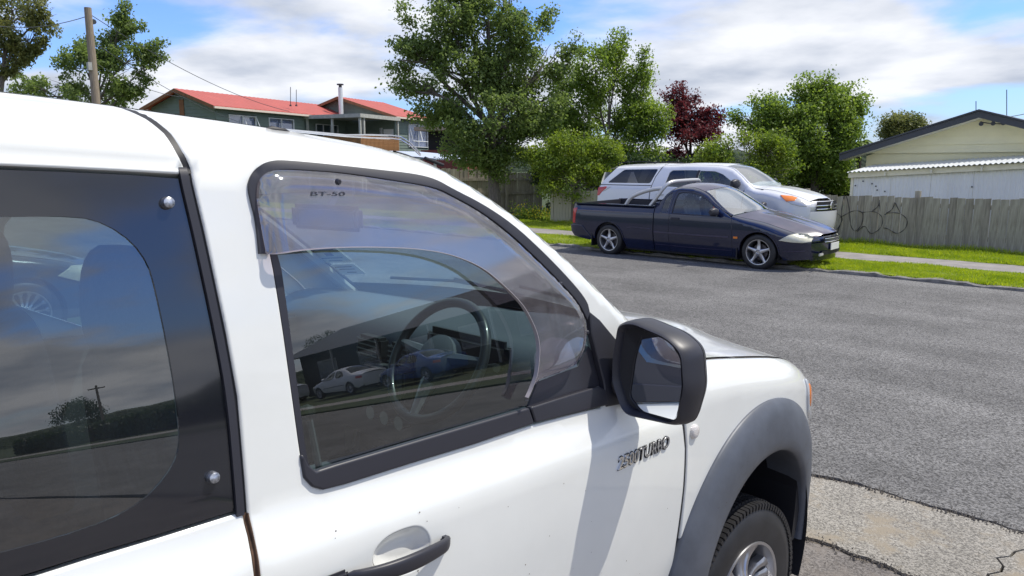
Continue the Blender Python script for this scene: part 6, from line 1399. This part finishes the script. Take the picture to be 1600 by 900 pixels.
def plain_tree(label, x, y, h, r, m, n, seed, leaf=.22):
    R = np.random.default_rng(seed); o = thing('round_tree', label, 'tree', (x, y, 0)); G().tube([(0, 0, 0), (.1, 0, h * .45), (0, .1, h * .8)], [r * .09, r * .07, .03], 8).obj('trunk', M_BARK, o)
    u = R.normal(size=(n, 3)); u /= np.linalg.norm(u, axis=1)[:, None]; u *= (R.random(n) ** .4)[:, None]; u = u * [r, r, r * .75] + [0, 0, h - r * .7]; ns = np.array([mnoise.noise(Vector(tuple(p * .7 + seed))) for p in u]); u = u[ns > np.quantile(ns, .35)]
    u = np.repeat(u, 12, 0) + R.normal(size=(len(u) * 12, 3)) * .25; d = R.normal(size=u.shape); d /= np.linalg.norm(d, axis=1)[:, None]; s = np.cross(d, R.normal(size=u.shape)); s /= np.linalg.norm(s, axis=1)[:, None]
    fast('crown', np.stack([u - d * leaf * .5, u + s * leaf * .3, u + d * leaf * .5, u - s * leaf * .3], 1).reshape(-1, 3), 4, m, o)
plain_tree('dark round tree mirrored low in the rear side window', 84, 24, 4.6, 2.5, LF_K, 600, 3)
plain_tree('second dark tree far down the street mirrored in the driver window', 95, 62, 8, 4.5, LF_K, 900, 5)
sp_ = thing('power_pole', 'second power pole far along the street, mirrored in the rear side window', 'pole', (70, 22, 0)); G().tube([(0, 0, 0), (0, 0, 5.2)], [.15, .1], 10).obj('post', M_POLE, sp_); G().box((0, 0, 4.9), (.1, 1.4, .12)).obj('cross_arm', M_POLE, sp_)
# wooded skyline all round
R = np.random.default_rng(5); rows = [[], [], []]
for k in range(361):
    a = 2 * math.pi * k / 360; r0 = 210 + 25 * math.sin(a * 5 + 1); h = 4 + 1.6 * math.sin(a * 17) + 1.2 * math.sin(a * 43 + 1) + R.normal() * .5
    rows[0].append((r0 * math.cos(a), r0 * math.sin(a), -.5)); rows[1].append(((r0 + 6) * math.cos(a), (r0 + 6) * math.sin(a), max(3, h))); rows[2].append(((r0 + 60) * math.cos(a), (r0 + 60) * math.sin(a), max(3, h) * 1.3))
o = G().grid(rows).obj('hills', mat('wooded_hill', (.035, .055, .022), .95, vary=.5, scale=.25, bump=1, bscale=.6, bdist=2)); o['kind'] = 'structure'

f3 = fence('paling_fence', 'plain paling fence continuing past the cream house, mirrored in the windows', 2.0, 11.4, 17.7, lambda x: 1.3, 0.3, [M_PALE, M_PALE2])  # unseen fence added to hide the bright field from the window reflections
for k, (x0, lb) in enumerate(((37, 'clipped dark hedge added past the dark house to darken the rear window reflection'), (62, 'farther dark hedge added beyond the first one to darken the rear window reflection'))):  # unseen hedges added to darken what the rear glass mirrors
    R = np.random.default_rng(k); n = 9000; u = R.uniform([0, -1, 0.1], [22, 1, 1.5], (n, 3)); d = R.normal(size=(n, 3)); d /= np.linalg.norm(d, axis=1)[:, None]; q = np.cross(d, R.normal(size=(n, 3))); q /= np.linalg.norm(q, axis=1)[:, None]
    h_ = thing('hedge', lb, 'hedge', (x0, 19, 0)); fast('foliage', np.stack([u - d * .22, u + q * .14, u + d * .22, u - q * .14], 1).reshape(-1, 3), 4, LF_K, h_); G().box((11, 0, .6), (21.6, 1.5, 1.2)).obj('stems', M_STEM, h_)

# stone chips and road grime specks on the door, wing and flare
g = G(); R = random.Random(11)
for k in range(70):
    s_, z_ = R.uniform(-1.85, -.62), R.uniform(.5, 1.05); S_ = S_up
    if k > 45: a = R.uniform(rad(40), rad(150)); r = R.uniform(.44, .58); s_, z_ = AC[0] + r * math.cos(a), AC[1] + r * math.sin(a); S_ = lambda s, z: S_fen(s, z) + .0425
    if inpoly([(s_, z_)], bowl)[0]: continue
    r = R.uniform(.0006, .0016); x_ = float(S_(s_, z_)) + .0006; g.add([(x_, s_ + r * math.cos(t), z_ + r * 1.2 * math.sin(t)) for t in np.linspace(0, 5.4, 7)], [tuple(range(7))])
o = g.obj('paint_chips', M_RUST, ute); o['kind'] = 'stuff'
